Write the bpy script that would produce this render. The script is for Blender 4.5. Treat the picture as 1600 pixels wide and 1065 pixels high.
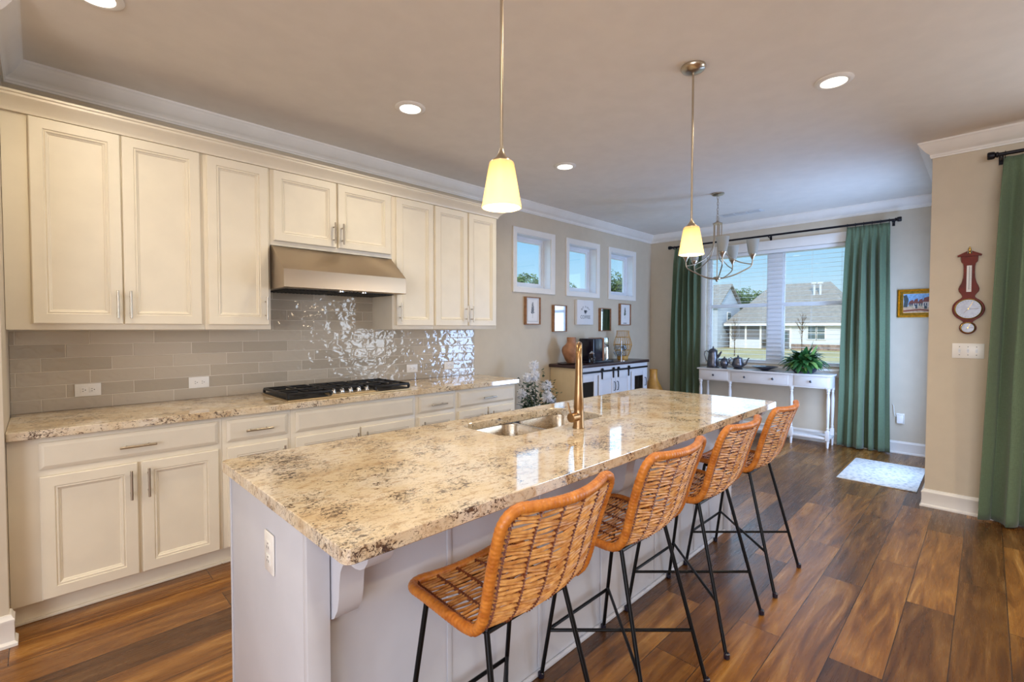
import bpy, bmesh, math, random
from mathutils import Vector, Matrix, noise
PI = math.pi
for o in list(bpy.data.objects): bpy.data.objects.remove(o)
SC = bpy.context.scene
COL = SC.collection
random.seed(7)

# ------------------------------------------------------------------ camera
CAM = bpy.data.cameras.new('camera'); cam = bpy.data.objects.new('camera', CAM); COL.objects.link(cam); SC.camera = cam
CAM.sensor_fit = 'HORIZONTAL'; CAM.sensor_width = 36.0; CAM.lens = 741.9 / 1600 * 36.0
CAM.clip_start = 0.05; CAM.clip_end = 600
th, pi_, ro = 0.7863, 0.0275, 0.001
F = Vector((math.cos(th) * math.cos(pi_), math.sin(th) * math.cos(pi_), -math.sin(pi_)))
R = Vector((math.sin(th), -math.cos(th), 0)); U = R.cross(F)
R2 = R * math.cos(ro) + U * math.sin(ro); U2 = -R * math.sin(ro) + U * math.cos(ro)
cam.matrix_world = Matrix(((R2.x, U2.x, -F.x, 0.1126), (R2.y, U2.y, -F.y, -3.705), (R2.z, U2.z, -F.z, 1.3837), (0, 0, 0, 1)))

# ------------------------------------------------------------------ view
SC.view_settings.view_transform = 'Standard'; SC.view_settings.look = 'None'
SC.view_settings.gamma = 1; SC.view_settings.use_curve_mapping = False
SC.view_settings.exposure = 0.19
try:
    SC.cycles.max_bounces = 10; SC.cycles.diffuse_bounces = 5; SC.cycles.glossy_bounces = 5; SC.cycles.transparent_max_bounces = 24
    SC.cycles.sample_clamp_indirect = 4.0; SC.cycles.blur_glossy = 0.5; SC.cycles.caustics_reflective = False; SC.cycles.caustics_refractive = False
except Exception: pass

def S(r, g, b):   # sRGB 0-255 to linear
    f = lambda c: (c / 255 / 12.92) if c / 255 <= 0.04045 else ((c / 255 + 0.055) / 1.055) ** 2.4
    return (f(r), f(g), f(b), 1.0)

# ------------------------------------------------------------------ sky
W = bpy.data.worlds.new('sky'); SC.world = W; W.use_nodes = True
nt = W.node_tree; nt.nodes.clear()
tc = nt.nodes.new('ShaderNodeTexCoord'); sp = nt.nodes.new('ShaderNodeSeparateXYZ'); cr = nt.nodes.new('ShaderNodeValToRGB')
bg = nt.nodes.new('ShaderNodeBackground'); wo = nt.nodes.new('ShaderNodeOutputWorld')
nt.links.new(tc.outputs['Generated'], sp.inputs[0]); nt.links.new(sp.outputs['Z'], cr.inputs[0])
nt.links.new(cr.outputs[0], bg.inputs[0]); nt.links.new(bg.outputs[0], wo.inputs[0])
e = cr.color_ramp.elements
e[0].position = 0.0; e[0].color = S(216, 238, 248); e[1].position = 1.0; e[1].color = S(70, 135, 215)
x_ = e.new(0.10); x_.color = S(172, 218, 245)
x_ = e.new(0.25); x_.color = S(112, 184, 238)
bg.inputs[1].default_value = 1.0
SKY = bg

# ------------------------------------------------------------------ sun and sky light
def sun(name, d, strength, angle, color):
    l = bpy.data.lights.new(name, 'SUN'); l.energy = strength; l.angle = math.radians(angle); l.color = color[:3]
    o = bpy.data.objects.new(name, l); COL.objects.link(o)
    o.rotation_euler = Vector(d).to_track_quat('-Z', 'Y').to_euler(); return o
sun('sun', (0.80, 0.36, -0.52), 2.6, 1.0, (1, .93, .82))
sun('sky_light_east', (-0.90, 0.24, -0.36), 2.6, 100, (.58, .78, 1))
sun('sky_light_south', (0.05, 0.92, -0.38), 1.0, 70, (.72, .86, 1))
sun('sky_light_north', (0.10, -0.90, -0.42), 3.6, 150, (.48, .74, 1))

# daylight through the openings outside the picture; the entry side one is added fill
def window_light(name, loc, d, w_, h_, energy, color):
    l = bpy.data.lights.new(name, 'AREA'); l.shape = 'RECTANGLE'; l.size = w_; l.size_y = h_; l.energy = energy; l.color = color
    o = bpy.data.objects.new(name, l); COL.objects.link(o); o.location = loc; o.rotation_euler = Vector(d).to_track_quat('-Z', 'Y').to_euler(); return o
window_light('daylight_patio_door', (5.81, -3.41, 1.16), (0, 1, 0), .68, 1.7, 52, (.40, .60, 1))
window_light('daylight_living_window', (4.96, -5.2, 1.38), (-1, 0, 0), 2.3, 2.0, 75, (.80, .88, 1))
window_light('daylight_entry_window', (-2.95, -5.4, 1.45), (1, 0, 0), 4.4, 2.1, 150, (.90, .91, 1))  # added fill lamp at an invented window, lifts the ceiling and room

# ================================================================== materials
def newmat(name):
    m = bpy.data.materials.new(name); m.use_nodes = True
    n = m.node_tree; b = n.nodes['Principled BSDF']; return m, n, b
def ramp(n, fac, stops, interp='LINEAR'):
    r = n.nodes.new('ShaderNodeValToRGB'); r.color_ramp.interpolation = interp
    el = r.color_ramp.elements
    el[0].position, el[0].color = stops[0]; el[1].position, el[1].color = stops[-1]
    for p, c in stops[1:-1]:
        x = el.new(p); x.color = c
    n.links.new(fac, r.inputs[0]); return r
def coords(n, scale=(1, 1, 1), kind='Object', rot=(0, 0, 0)):
    t = n.nodes.new('ShaderNodeTexCoord'); m = n.nodes.new('ShaderNodeMapping')
    m.inputs['Scale'].default_value = scale; m.inputs['Rotation'].default_value = rot
    n.links.new(t.outputs[kind], m.inputs[0]); return m.outputs[0]
def noi(n, co, scale, detail=3, rough=.5, dist=0):
    x = n.nodes.new('ShaderNodeTexNoise'); x.inputs['Scale'].default_value = scale; x.inputs['Detail'].default_value = detail
    x.inputs['Roughness'].default_value = rough; x.inputs['Distortion'].default_value = dist
    n.links.new(co, x.inputs['Vector']); return x
def bump(n, b, h, strength, dist=.002):
    x = n.nodes.new('ShaderNodeBump'); x.inputs['Strength'].default_value = strength; x.inputs['Distance'].default_value = dist
    n.links.new(h, x.inputs['Height']); n.links.new(x.outputs[0], b.inputs['Normal']); return x
def mixc(n, fac, a, b, mode='MIX'):
    x = n.nodes.new('ShaderNodeMix'); x.data_type = 'RGBA'; x.blend_type = mode
    for sock, v in ((x.inputs[0], fac), (x.inputs[6], a), (x.inputs[7], b)):
        if hasattr(v, 'links') or isinstance(v, bpy.types.NodeSocket): n.links.new(v, sock)
        else: sock.default_value = v
    return x.outputs[2]
def mat(name, c, rough=.5, metal=0, spec=.5, var=0, vscale=8, bmp=0, bscale=60, aniso=0, coat=0):
    m, n, b = newmat(name)
    b.inputs['Roughness'].default_value = rough; b.inputs['Metallic'].default_value = metal
    b.inputs['Specular IOR Level'].default_value = spec; b.inputs['Coat Weight'].default_value = coat
    co = coords(n)
    x = noi(n, co, vscale, 4)
    k = var if var else .02
    lo = tuple(v * (1 - k) for v in c[:3]) + (1,); hi = tuple(min(1, v * (1 + k)) for v in c[:3]) + (1,)
    r = ramp(n, x.outputs[0], [(.35, lo), (.65, hi)]); n.links.new(r.outputs[0], b.inputs['Base Color'])
    if bmp:
        y = noi(n, co, bscale, 2); bump(n, b, y.outputs[0], bmp)
    if aniso: b.inputs['Anisotropic'].default_value = aniso
    return m
M = {}
M['cabinet'] = mat('cabinet_paint', S(232, 223, 204), .38)
M['trim'] = mat('trim_paint', S(236, 233, 228), .35)
M['wall'] = mat('wall_paint', S(206, 194, 174), .75, bmp=.05, bscale=300)
M['ceiling'] = mat('ceiling_paint', S(232, 227, 220), .85)
M['island'] = mat('island_paint', S(202, 203, 210), .45)
M['console'] = mat('console_paint', S(226, 224, 222), .5)
M['nickel'] = mat('brushed_nickel', S(190, 178, 160), .28, 1, bmp=.03, bscale=200)
M['chrome'] = mat('chrome', S(215, 215, 215), .12, 1)
M['bronze_faucet'] = mat('faucet_nickel', S(166, 134, 98), .30, 1)
M['black_iron'] = mat('black_iron', S(26, 25, 26), .45, .3, bmp=.2, bscale=150)
M['black_metal'] = mat('black_metal', S(20, 21, 24), .35, .6)
M['white_plastic'] = mat('white_plastic', S(240, 238, 233), .3)
M['dark_plastic'] = mat('dark_plastic', S(24, 22, 38), .2)
M['socket_dark'] = mat('socket_slot', S(70, 66, 62), .6)
M['sill'] = mat('vinyl_frame', S(228, 232, 238), .35)
M['brass'] = mat('brass', S(212, 176, 96), .25, 1)
M['pewter'] = mat('pewter', S(105, 105, 112), .32, .9, var=.25, vscale=18)
M['dark_bowl'] = mat('dark_glazed_bowl', S(30, 32, 52), .2)
M['soil'] = mat('soil', S(50, 38, 28), .9)
M['darkwood'] = mat('espresso_wood', S(58, 40, 40), .3, var=.2, vscale=20)
M['rod'] = mat('rod_black', S(22, 20, 28), .4, .4)
M['oak_frame'] = mat('oak_frame', S(150, 108, 76), .5, var=.2, vscale=30)
M['paper'] = mat('print_paper', S(232, 232, 232), .6)
M['ink'] = mat('print_ink', S(60, 66, 72), .7)
M['sketch'] = mat('sketch_ink', S(120, 128, 140), .7)
M['canvas'] = mat('sign_canvas', S(226, 226, 228), .8, bmp=.3, bscale=500)
M['gold'] = mat('gilt_frame', S(196, 150, 50), .35, .8, var=.2, vscale=40)
M['burl'] = mat('terracotta_vase', S(160, 112, 80), .55, var=.25, vscale=14, bmp=.3, bscale=40)
M['bamboo'] = mat('bamboo', S(196, 150, 70), .5, var=.15, vscale=20)
M['amber'] = mat('amber_vase', S(196, 142, 66), .35, var=.3, vscale=5)
M['leaf'] = mat('leaf_green', S(46, 92, 46), .4, var=.4, vscale=12)
M['leaf_light'] = mat('leaf_light', S(120, 160, 84), .45, var=.3, vscale=30)
M['leaf_dark'] = mat('eucalyptus', S(58, 84, 66), .55, var=.4, vscale=20)
M['petal'] = mat('white_petal', S(238, 240, 246), .7)
M['stem'] = mat('stem', S(92, 100, 56), .6)
M['barnwood'] = mat('bar_cabinet_side', S(206, 186, 150), .55, var=.05, vscale=6)
M['barwhite'] = mat('bar_cabinet_white', S(214, 216, 222), .5)
M['mirrorglass'] = mat('mirror_glass', S(225, 230, 235), .04, 1)
M['redlight'] = mat('red_label', S(170, 50, 30), .5)
M['siding'] = mat('white_siding', S(225, 228, 232), .7)
M['siding_blue'] = mat('blue_siding', S(190, 200, 212), .7)
M['shingle'] = mat('roof_shingle', S(150, 142, 130), .9, var=.12, vscale=3)
M['outglass'] = mat('house_window_glass', S(90, 105, 105), .2)
M['screen'] = mat('porch_screen', S(120, 120, 122), .8)
M['stone'] = mat('stone_skirt', S(150, 130, 116), .9, var=.35, vscale=3)
M['bark'] = mat('bark', S(96, 78, 60), .9, var=.3)
M['tree'] = mat('tree_leaves', S(92, 112, 62), .8, var=.4, vscale=2)
M['mahogany'] = mat('mahogany', S(104, 30, 10), .42, spec=.25, var=.3, vscale=14)
M['dial'] = mat('silvered_dial', S(150, 152, 160), .35, .5, var=.1, vscale=30)
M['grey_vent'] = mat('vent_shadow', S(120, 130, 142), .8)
M['ventwhite'] = mat('vent_paint', S(214, 216, 218), .6)
M['caulk'] = mat('grout', S(214, 206, 192), .9)

def m_steel(name, c, rough, sc):
    m, n, b = newmat(name); b.inputs['Metallic'].default_value = 1; b.inputs['Base Color'].default_value = c
    co = coords(n, sc); x = noi(n, co, 1, 3, .6)
    r = ramp(n, x.outputs[0], [(.3, (rough * .8,) * 3 + (1,)), (.7, (rough * 1.25,) * 3 + (1,))]); n.links.new(r.outputs[0], b.inputs['Roughness'])
    bump(n, b, x.outputs[0], .06, .001); return m
M['steel'] = m_steel('brushed_steel', S(196, 186, 172), .27, (4, 400, 400))
def m_hood():
    m, n, b = newmat('hood_steel'); b.inputs['Metallic'].default_value = 1; b.inputs['Base Color'].default_value = S(178, 162, 142); b.inputs['Roughness'].default_value = .28
    b.inputs['Anisotropic'].default_value = .8
    tg = n.nodes.new('ShaderNodeTangent'); tg.direction_type = 'RADIAL'; tg.axis = 'Z'; n.links.new(tg.outputs[0], b.inputs['Tangent'])
    x = noi(n, coords(n, (3, 3, 500)), 1, 2); bump(n, b, x.outputs[0], .02, .0005); return m
M['hood_steel'] = m_hood()
M['sinksteel'] = m_steel('sink_steel', S(196, 184, 166), .24, (30, 30, 200))

def m_granite():
    m, n, b = newmat('granite'); co = coords(n, (1, 1, 1)); cs = coords(n, (1.0, 1.9, 1.3), rot=(0, 0, .35))
    w = noi(n, co, 4, 4, .6)
    base = ramp(n, w.outputs[0], [(.30, S(208, 182, 144)), (.48, S(226, 208, 178)), (.62, S(232, 220, 202)), (.78, S(208, 198, 186))])
    w2 = noi(n, cs, 26, 6, .7, .8)
    tan = ramp(n, w2.outputs[0], [(.36, (.65, .65, .65, 1)), (.50, (0, 0, 0, 1))])
    c1 = mixc(n, tan.outputs[0], base.outputs[0], S(168, 134, 96))
    g0 = noi(n, co, 7, 3, .6)
    def specks(sc, lo, hi, k, dist=1.0):
        x = noi(n, cs, sc, 5, .72, dist)
        a = n.nodes.new('ShaderNodeMath'); a.operation = 'MULTIPLY_ADD'; a.inputs[1].default_value = k; n.links.new(g0.outputs[0], a.inputs[0]); n.links.new(x.outputs[0], a.inputs[2])
        return ramp(n, a.outputs[0], [(lo, (0, 0, 0, 1)), (hi, (1, 1, 1, 1))]).outputs[0]
    c2 = mixc(n, specks(48, .80, .86, .45), c1, S(88, 66, 54))
    c3 = mixc(n, specks(85, .82, .88, .45), c2, S(62, 52, 54))
    w4 = noi(n, co, 190, 3, .6); sp_ = ramp(n, w4.outputs[0], [(.30, (.7, .7, .7, 1)), (.38, (0, 0, 0, 1))])
    c4 = mixc(n, sp_.outputs[0], c3, S(126, 112, 102))
    n.links.new(c4, b.inputs['Base Color'])
    b.inputs['Roughness'].default_value = .05; b.inputs['IOR'].default_value = 2.2
    return m
M['granite'] = m_granite()

def m_floor():
    m, n, b = newmat('plank_floor')
    co = coords(n)
    br = n.nodes.new('ShaderNodeTexBrick'); n.links.new(co, br.inputs['Vector'])
    br.inputs['Scale'].default_value = 1; br.inputs['Brick Width'].default_value = 1.22; br.inputs['Row Height'].default_value = .181
    br.inputs['Mortar Size'].default_value = .0016; br.inputs['Mortar Smooth'].default_value = .1; br.offset = .37; br.offset_frequency = 2
    br.inputs['Color1'].default_value = (0, 0, 0, 1); br.inputs['Color2'].default_value = (1, 1, 1, 1); br.inputs['Mortar'].default_value = (.5, .5, .5, 1)
    # per plank offset of the grain
    vm = n.nodes.new('ShaderNodeVectorMath'); vm.operation = 'MULTIPLY_ADD'
    n.links.new(br.outputs['Color'], vm.inputs[0]); vm.inputs[1].default_value = (37, 61, 17); n.links.new(co, vm.inputs[2])
    mp = n.nodes.new('ShaderNodeMapping'); mp.inputs['Scale'].default_value = (.9, 7, 1); n.links.new(vm.outputs[0], mp.inputs[0])
    g1 = noi(n, mp.outputs[0], 1.6, 5, .6, 1.5)
    mp2 = n.nodes.new('ShaderNodeMapping'); mp2.inputs['Scale'].default_value = (2.5, 60, 1); n.links.new(vm.outputs[0], mp2.inputs[0])
    g2 = noi(n, mp2.outputs[0], 2.2, 4, .65, .6)
    grain = ramp(n, g1.outputs[0], [(.28, S(90, 56, 26)), (.45, S(138, 92, 42)), (.6, S(168, 120, 60)), (.78, S(206, 164, 104))])
    tint = ramp(n, br.outputs['Color'], [(0, S(150, 138, 136)), (.5, S(205, 195, 188)), (1, S(255, 246, 232))])
    c = mixc(n, 1.0, grain.outputs[0], tint.outputs[0], 'MULTIPLY')
    fine = ramp(n, g2.outputs[0], [(.3, (.62, .62, .62, 1)), (.7, (1, 1, 1, 1))])
    c = mixc(n, .6, c, fine.outputs[0], 'MULTIPLY')
    c = mixc(n, br.outputs['Fac'], c, S(40, 24, 16))
    n.links.new(c, b.inputs['Base Color'])
    rr = ramp(n, g2.outputs[0], [(.3, (.34,) * 3 + (1,)), (.7, (.24,) * 3 + (1,))]); n.links.new(rr.outputs[0], b.inputs['Roughness'])
    mt = n.nodes.new('ShaderNodeMath'); mt.operation = 'MULTIPLY_ADD'; mt.inputs[1].default_value = -2.5
    n.links.new(br.outputs['Fac'], mt.inputs[0]); n.links.new(g2.outputs[0], mt.inputs[2])
    bump(n, b, mt.outputs[0], .25, .0012)
    b.inputs['Specular IOR Level'].default_value = .6
    return m
M['floor'] = m_floor()

def m_tile():
    m, n, b = newmat('glazed_tile')
    at = n.nodes.new('ShaderNodeAttribute'); at.attribute_name = 'tint'
    r = ramp(n, at.outputs['Fac'], [(0, S(176, 166, 150)), (1, S(196, 186, 170))]); n.links.new(r.outputs[0], b.inputs['Base Color'])
    co = coords(n); x = noi(n, coords(n, (1, 1, 1.4)), 15, 1, .4, .6); bump(n, b, x.outputs[0], .42, .012)
    b.inputs['Roughness'].default_value = .06; b.inputs['Specular IOR Level'].default_value = .7
    return m
M['tile'] = m_tile()

def m_rattan(name, c1, c2, sc, direction='X'):
    m, n, b = newmat(name); co = coords(n)
    x = noi(n, co, sc, 4, .6); r = ramp(n, x.outputs[0], [(.3, c1), (.7, c2)]); n.links.new(r.outputs[0], b.inputs['Base Color'])
    y = noi(n, co, sc * 5, 2); bump(n, b, y.outputs[0], .4, .002); b.inputs['Roughness'].default_value = .38; return m
M['rattan'] = m_rattan('rattan', S(168, 92, 30), S(218, 140, 58), 28)
M['rattan_cane'] = m_rattan('rattan_cane', S(176, 108, 44), S(232, 176, 104), 34)
M['rattan_dark'] = m_rattan('rattan_dark', S(84, 36, 14), S(132, 66, 28), 40)

def m_fabric(name, c):
    m, n, b = newmat(name); co = coords(n, (1, 1, 1))
    x = noi(n, coords(n, (300, 300, 40)), 1, 2); y = noi(n, coords(n, (40, 40, 500)), 1, 2)
    k = mixc(n, .5, x.outputs[0], y.outputs[0])
    r = ramp(n, k, [(.35, tuple(v * .8 for v in c[:3]) + (1,)), (.65, tuple(v * 1.15 for v in c[:3]) + (1,))])
    n.links.new(r.outputs[0], b.inputs['Base Color']); bump(n, b, k, .3, .001)
    b.inputs['Roughness'].default_value = .8; b.inputs['Sheen Weight'].default_value = .25; return m
M['curtain'] = m_fabric('green_curtain', S(94, 114, 88))

def m_rug():
    m, n, b = newmat('rug'); co = coords(n); x = noi(n, co, 26, 5, .7, 1); v = n.nodes.new('ShaderNodeTexVoronoi'); v.inputs['Scale'].default_value = 30; n.links.new(co, v.inputs['Vector'])
    k = mixc(n, .5, x.outputs[0], v.outputs['Distance'])
    r = ramp(n, k, [(.30, S(150, 152, 156)), (.42, S(190, 190, 188)), (.55, S(208, 206, 200))]); n.links.new(r.outputs[0], b.inputs['Base Color'])
    bump(n, b, noi(n, co, 300, 2).outputs[0], .5, .003); b.inputs['Roughness'].default_value = .95; return m
M['rug'] = m_rug()

def m_glass(name, refl=.07, tint=(1, 1, 1, 1)):
    m = bpy.data.materials.new(name); m.use_nodes = True; n = m.node_tree; n.nodes.clear()
    o = n.nodes.new('ShaderNodeOutputMaterial'); mx = n.nodes.new('ShaderNodeMixShader'); t = n.nodes.new('ShaderNodeBsdfTransparent'); g = n.nodes.new('ShaderNodeBsdfGlossy')
    lw = n.nodes.new('ShaderNodeLayerWeight'); lw.inputs['Blend'].default_value = .5
    pw = n.nodes.new('ShaderNodeMath'); pw.operation = 'POWER'; pw.inputs[1].default_value = 5; n.links.new(lw.outputs['Facing'], pw.inputs[0])
    f = n.nodes.new('ShaderNodeMath'); f.operation = 'MULTIPLY_ADD'; f.inputs[1].default_value = .95; f.inputs[2].default_value = .04; n.links.new(pw.outputs[0], f.inputs[0])
    t.inputs[0].default_value = tint; g.inputs['Roughness'].default_value = 0.01
    n.links.new(f.outputs[0], mx.inputs[0]); n.links.new(t.outputs[0], mx.inputs[1]); n.links.new(g.outputs[0], mx.inputs[2]); n.links.new(mx.outputs[0], o.inputs[0])
    return m
M['glass'] = m_glass('window_glass')
M['smoke_glass'] = m_glass('cabinet_door_glass', tint=(.35, .33, .32, 1))
M['clear_glass'] = m_glass('mug_glass', tint=(.86, .88, .9, 1))

def m_shade(name, c, trans, emit=0):
    m, n, b = newmat(name); b.inputs['Base Color'].default_value = c; b.inputs['Roughness'].default_value = .35
    tr = n.nodes.new('ShaderNodeBsdfTranslucent'); tr.inputs[0].default_value = c
    tp = n.nodes.new('ShaderNodeBsdfTransparent'); tp.inputs[0].default_value = c
    a = n.nodes.new('ShaderNodeMixShader'); a.inputs[0].default_value = .6
    d = n.nodes.new('ShaderNodeMixShader'); d.inputs[0].default_value = trans
    n.links.new(b.outputs[0], a.inputs[1]); n.links.new(tr.outputs[0], a.inputs[2])
    n.links.new(a.outputs[0], d.inputs[1]); n.links.new(tp.outputs[0], d.inputs[2])
    n.links.new(d.outputs[0], n.nodes['Material Output'].inputs[0]); return m
M['shade_warm'] = m_shade('frosted_shade_lit', S(255, 236, 196), .10)
M['shade_cool'] = m_shade('frosted_shade_unlit', S(225, 225, 220), .22)
def m_emit(name, c, s):
    m, n, b = newmat(name); b.inputs['Base Color'].default_value = c; b.inputs['Emission Color'].default_value = c; b.inputs['Emission Strength'].default_value = s; return m
M['bulb'] = m_emit('lit_bulb', (1, .86, .62, 1), 7)
M['bulb_off'] = mat('unlit_bulb', S(230, 228, 220), .3)
M['lens'] = m_emit('downlight_lens', (1, .90, .76, 1), 3.0)

def m_slat():
    m, n, b = newmat('blind_slat'); b.inputs['Base Color'].default_value = S(232, 234, 236); b.inputs['Roughness'].default_value = .5; return m
M['blind'] = m_slat()
def m_grass():
    m, n, b = newmat('dry_lawn'); co = coords(n); x = noi(n, co, .15, 6, .7); r = ramp(n, x.outputs[0], [(.3, S(150, 132, 82)), (.7, S(196, 176, 122))]); n.links.new(r.outputs[0], b.inputs['Base Color']); b.inputs['Roughness'].default_value = 1; return m
M['grass'] = m_grass()
def m_lapsiding(name, c):
    m, n, b = newmat(name); co = coords(n); w = n.nodes.new('ShaderNodeTexWave'); w.bands_direction = 'Z'; w.wave_profile = 'SAW'; w.inputs['Scale'].default_value = 1.3; n.links.new(co, w.inputs['Vector'])
    b.inputs['Base Color'].default_value = c; bump(n, b, w.outputs[0], .5, .03); b.inputs['Roughness'].default_value = .7; return m
M['siding'] = m_lapsiding('white_lap_siding', S(222, 224, 226)); M['siding_blue'] = m_lapsiding('blue_lap_siding', S(184, 194, 206))

# ================================================================== mesh building
class MB:
    def __init__(s): s.v = []; s.f = []; s.mi = []; s.cur = 0
    def add(s, vs, fs):
        k = len(s.v); s.v += [tuple(v) for v in vs]; s.f += [tuple(i + k for i in f) for f in fs]; s.mi += [s.cur] * len(fs)
        return s
    def mat(s, i): s.cur = i; return s
    def box(s, x0, x1, y0, y1, z0, z1, b=0):
        x0, x1 = min(x0, x1), max(x0, x1); y0, y1 = min(y0, y1), max(y0, y1); z0, z1 = min(z0, z1), max(z0, z1)
        b = min(b, (x1 - x0) * .45, (y1 - y0) * .45, (z1 - z0) * .45)
        if b <= 0:
            vs = [(x, y, z) for x in (x0, x1) for y in (y0, y1) for z in (z0, z1)]
            return s.add(vs, [(0, 1, 3, 2), (4, 6, 7, 5), (0, 4, 5, 1), (2, 3, 7, 6), (0, 2, 6, 4), (1, 5, 7, 3)])
        bm = bmesh.new(); bmesh.ops.create_cube(bm, size=1)
        bmesh.ops.scale(bm, vec=(x1 - x0, y1 - y0, z1 - z0), verts=bm.verts)
        bmesh.ops.translate(bm, vec=((x0 + x1) / 2, (y0 + y1) / 2, (z0 + z1) / 2), verts=bm.verts)
        bmesh.ops.bevel(bm, geom=bm.edges[:], offset=b, segments=2, affect='EDGES', profile=.5)
        bm.verts.index_update(); s.add([v.co for v in bm.verts], [[v.index for v in f.verts] for f in bm.faces]); bm.free(); return s
    def loops(s, L, cap0=True, cap1=True, close=True):
        n = len(L[0]); vs = [p for l in L for p in l]; fs = []
        for i in range(len(L) - 1):
            for j in range(n if close else n - 1):
                k = (j + 1) % n; fs.append((i * n + j, i * n + k, (i + 1) * n + k, (i + 1) * n + j))
        if cap0: fs.append(tuple(reversed(range(n))))
        if cap1: fs.append(tuple((len(L) - 1) * n + j for j in range(n)))
        return s.add(vs, fs)
    def lathe(s, prof, c=(0, 0, 0), n=28, axis='z', cap=True):
        L = []
        for r, h in prof:
            l = []
            for j in range(n):
                a = 2 * PI * j / n; p = (r * math.cos(a), r * math.sin(a), h)
                if axis == 'x': p = (p[2], p[0], p[1])
                elif axis == 'y': p = (p[1], p[2], p[0])
                l.append((p[0] + c[0], p[1] + c[1], p[2] + c[2]))
            L.append(l)
        return s.loops(L, cap, cap)
    def cyl(s, c, r, h, n=20, axis='z', b=0):
        p = [(r, 0), (r, h)] if not b else [(r - b, 0), (r, b), (r, h - b), (r - b, h)]
        return s.lathe(p, c, n, axis)
    def tube(s, pts, r, n=8, closed=False, cap=True):
        P = [Vector(p) for p in pts]; m = len(P)
        rs = r if isinstance(r, (list, tuple)) else [r] * m
        T = []
        for i in range(m):
            if closed: t = P[(i + 1) % m] - P[i - 1]
            else: t = P[min(i + 1, m - 1)] - P[max(i - 1, 0)]
            T.append(t.normalized() if t.length > 1e-9 else Vector((0, 0, 1)))
        up = Vector((0, 0, 1)) if abs(T[0].z) < .9 else Vector((1, 0, 0))
        nrm = (up - T[0] * up.dot(T[0])).normalized(); L = []
        for i in range(m):
            nrm = nrm - T[i] * nrm.dot(T[i])
            nrm = nrm.normalized() if nrm.length > 1e-6 else T[i].orthogonal().normalized()
            bi = T[i].cross(nrm)
            L.append([P[i] + (nrm * math.cos(2 * PI * j / n) + bi * math.sin(2 * PI * j / n)) * rs[i] for j in range(n)])
        if closed:
            vs = [p for l in L for p in l]; fs = []
            for i in range(m):
                k2 = (i + 1) % m
                for j in range(n):
                    k = (j + 1) % n; fs.append((i * n + j, i * n + k, k2 * n + k, k2 * n + j))
            return s.add(vs, fs)
        return s.loops(L, cap, cap)
    def prism(s, poly, a0, a1, plane='xy'):
        # poly: 2-D points; extruded along the third axis from a0 to a1
        def mp(p, a):
            return {'xy': (p[0], p[1], a), 'yz': (a, p[0], p[1]), 'xz': (p[0], a, p[1])}[plane]
        return s.loops([[mp(p, a0) for p in poly], [mp(p, a1) for p in poly]])
    def ball(s, c, r, n=12, sz=(1, 1, 1)):
        prof = []; L = []
        for i in range(1, n):
            a = PI * i / n - PI / 2; rr = math.cos(a); L.append([(c[0] + r * sz[0] * rr * math.cos(2 * PI * j / n), c[1] + r * sz[1] * rr * math.sin(2 * PI * j / n), c[2] + r * sz[2] * math.sin(a)) for j in range(n)])
        return s.loops(L)
    def build(s, name, m, parent=None, loc=None, smooth=40, attr=None):
        me = bpy.data.meshes.new(name); me.from_pydata(s.v, [], s.f)
        for x in (m if isinstance(m, (list, tuple)) else [m]): me.materials.append(M[x] if isinstance(x, str) else x)
        for p, i in zip(me.polygons, s.mi): p.material_index = i
        bm = bmesh.new(); bm.from_mesh(me); bmesh.ops.recalc_face_normals(bm, faces=bm.faces); bm.to_mesh(me); bm.free()
        if smooth:
            me.shade_smooth(); me.set_sharp_from_angle(angle=math.radians(smooth))
        o = bpy.data.objects.new(name, me); COL.objects.link(o)
        if loc is not None: o.location = loc
        if parent is not None: o.parent = parent
        return o
def T(o, label, cat, group=None, kind=None):
    o['label'] = label; o['category'] = cat
    if group: o['group'] = group
    if kind: o['kind'] = kind
    return o
def E(name, label, cat, loc=(0, 0, 0), rz=0, group=None, kind=None):
    o = bpy.data.objects.new(name, None); COL.objects.link(o); o.location = loc; o.rotation_euler = (0, 0, rz); o.empty_display_size = .05
    return T(o, label, cat, group, kind)
def ST(o, label, cat=None):
    o['kind'] = 'structure'; o['label'] = label; o['category'] = cat or o.name.split('_')[0]; return o
def dup(o, loc, label=None, rz=None):
    r = o.copy(); COL.objects.link(r); r.location = loc
    if rz is not None: r.rotation_euler = (0, 0, rz)
    if label: r['label'] = label
    for ch in list(o.children):
        c = ch.copy(); COL.objects.link(c); c.parent = r
        for g in ch.children:
            d = g.copy(); COL.objects.link(d); d.parent = c
    return r
def rrect(x0, x1, y0, y1, r, n=5):
    out = []
    for cx, cy, a0 in ((x1 - r, y1 - r, 0), (x0 + r, y1 - r, PI / 2), (x0 + r, y0 + r, PI), (x1 - r, y0 + r, 1.5 * PI)):
        for i in range(n + 1):
            a = a0 + PI / 2 * i / n; out.append((cx + r * math.cos(a), cy + r * math.sin(a)))
    return out
def lerp(a, b, t): return a + (b - a) * t

# ================================================================== room shell
H = 2.797
def slab(name, label, rects, m, cat=None):
    b = MB()
    for r in rects: b.box(*r)
    return ST(b.build(name, m, smooth=0), label, cat)
XW, YB = -3.0, -9.0
slab('floor', 'warm brown wood plank floor running the length of the room', [(XW - .2, 7.05, YB - .2, .2, -.1, 0)], 'floor')
slab('ceiling', 'smooth painted ceiling over the kitchen and dining nook', [(XW - .2, 7.05, YB - .2, .2, H, H + .1)], 'ceiling')
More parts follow.
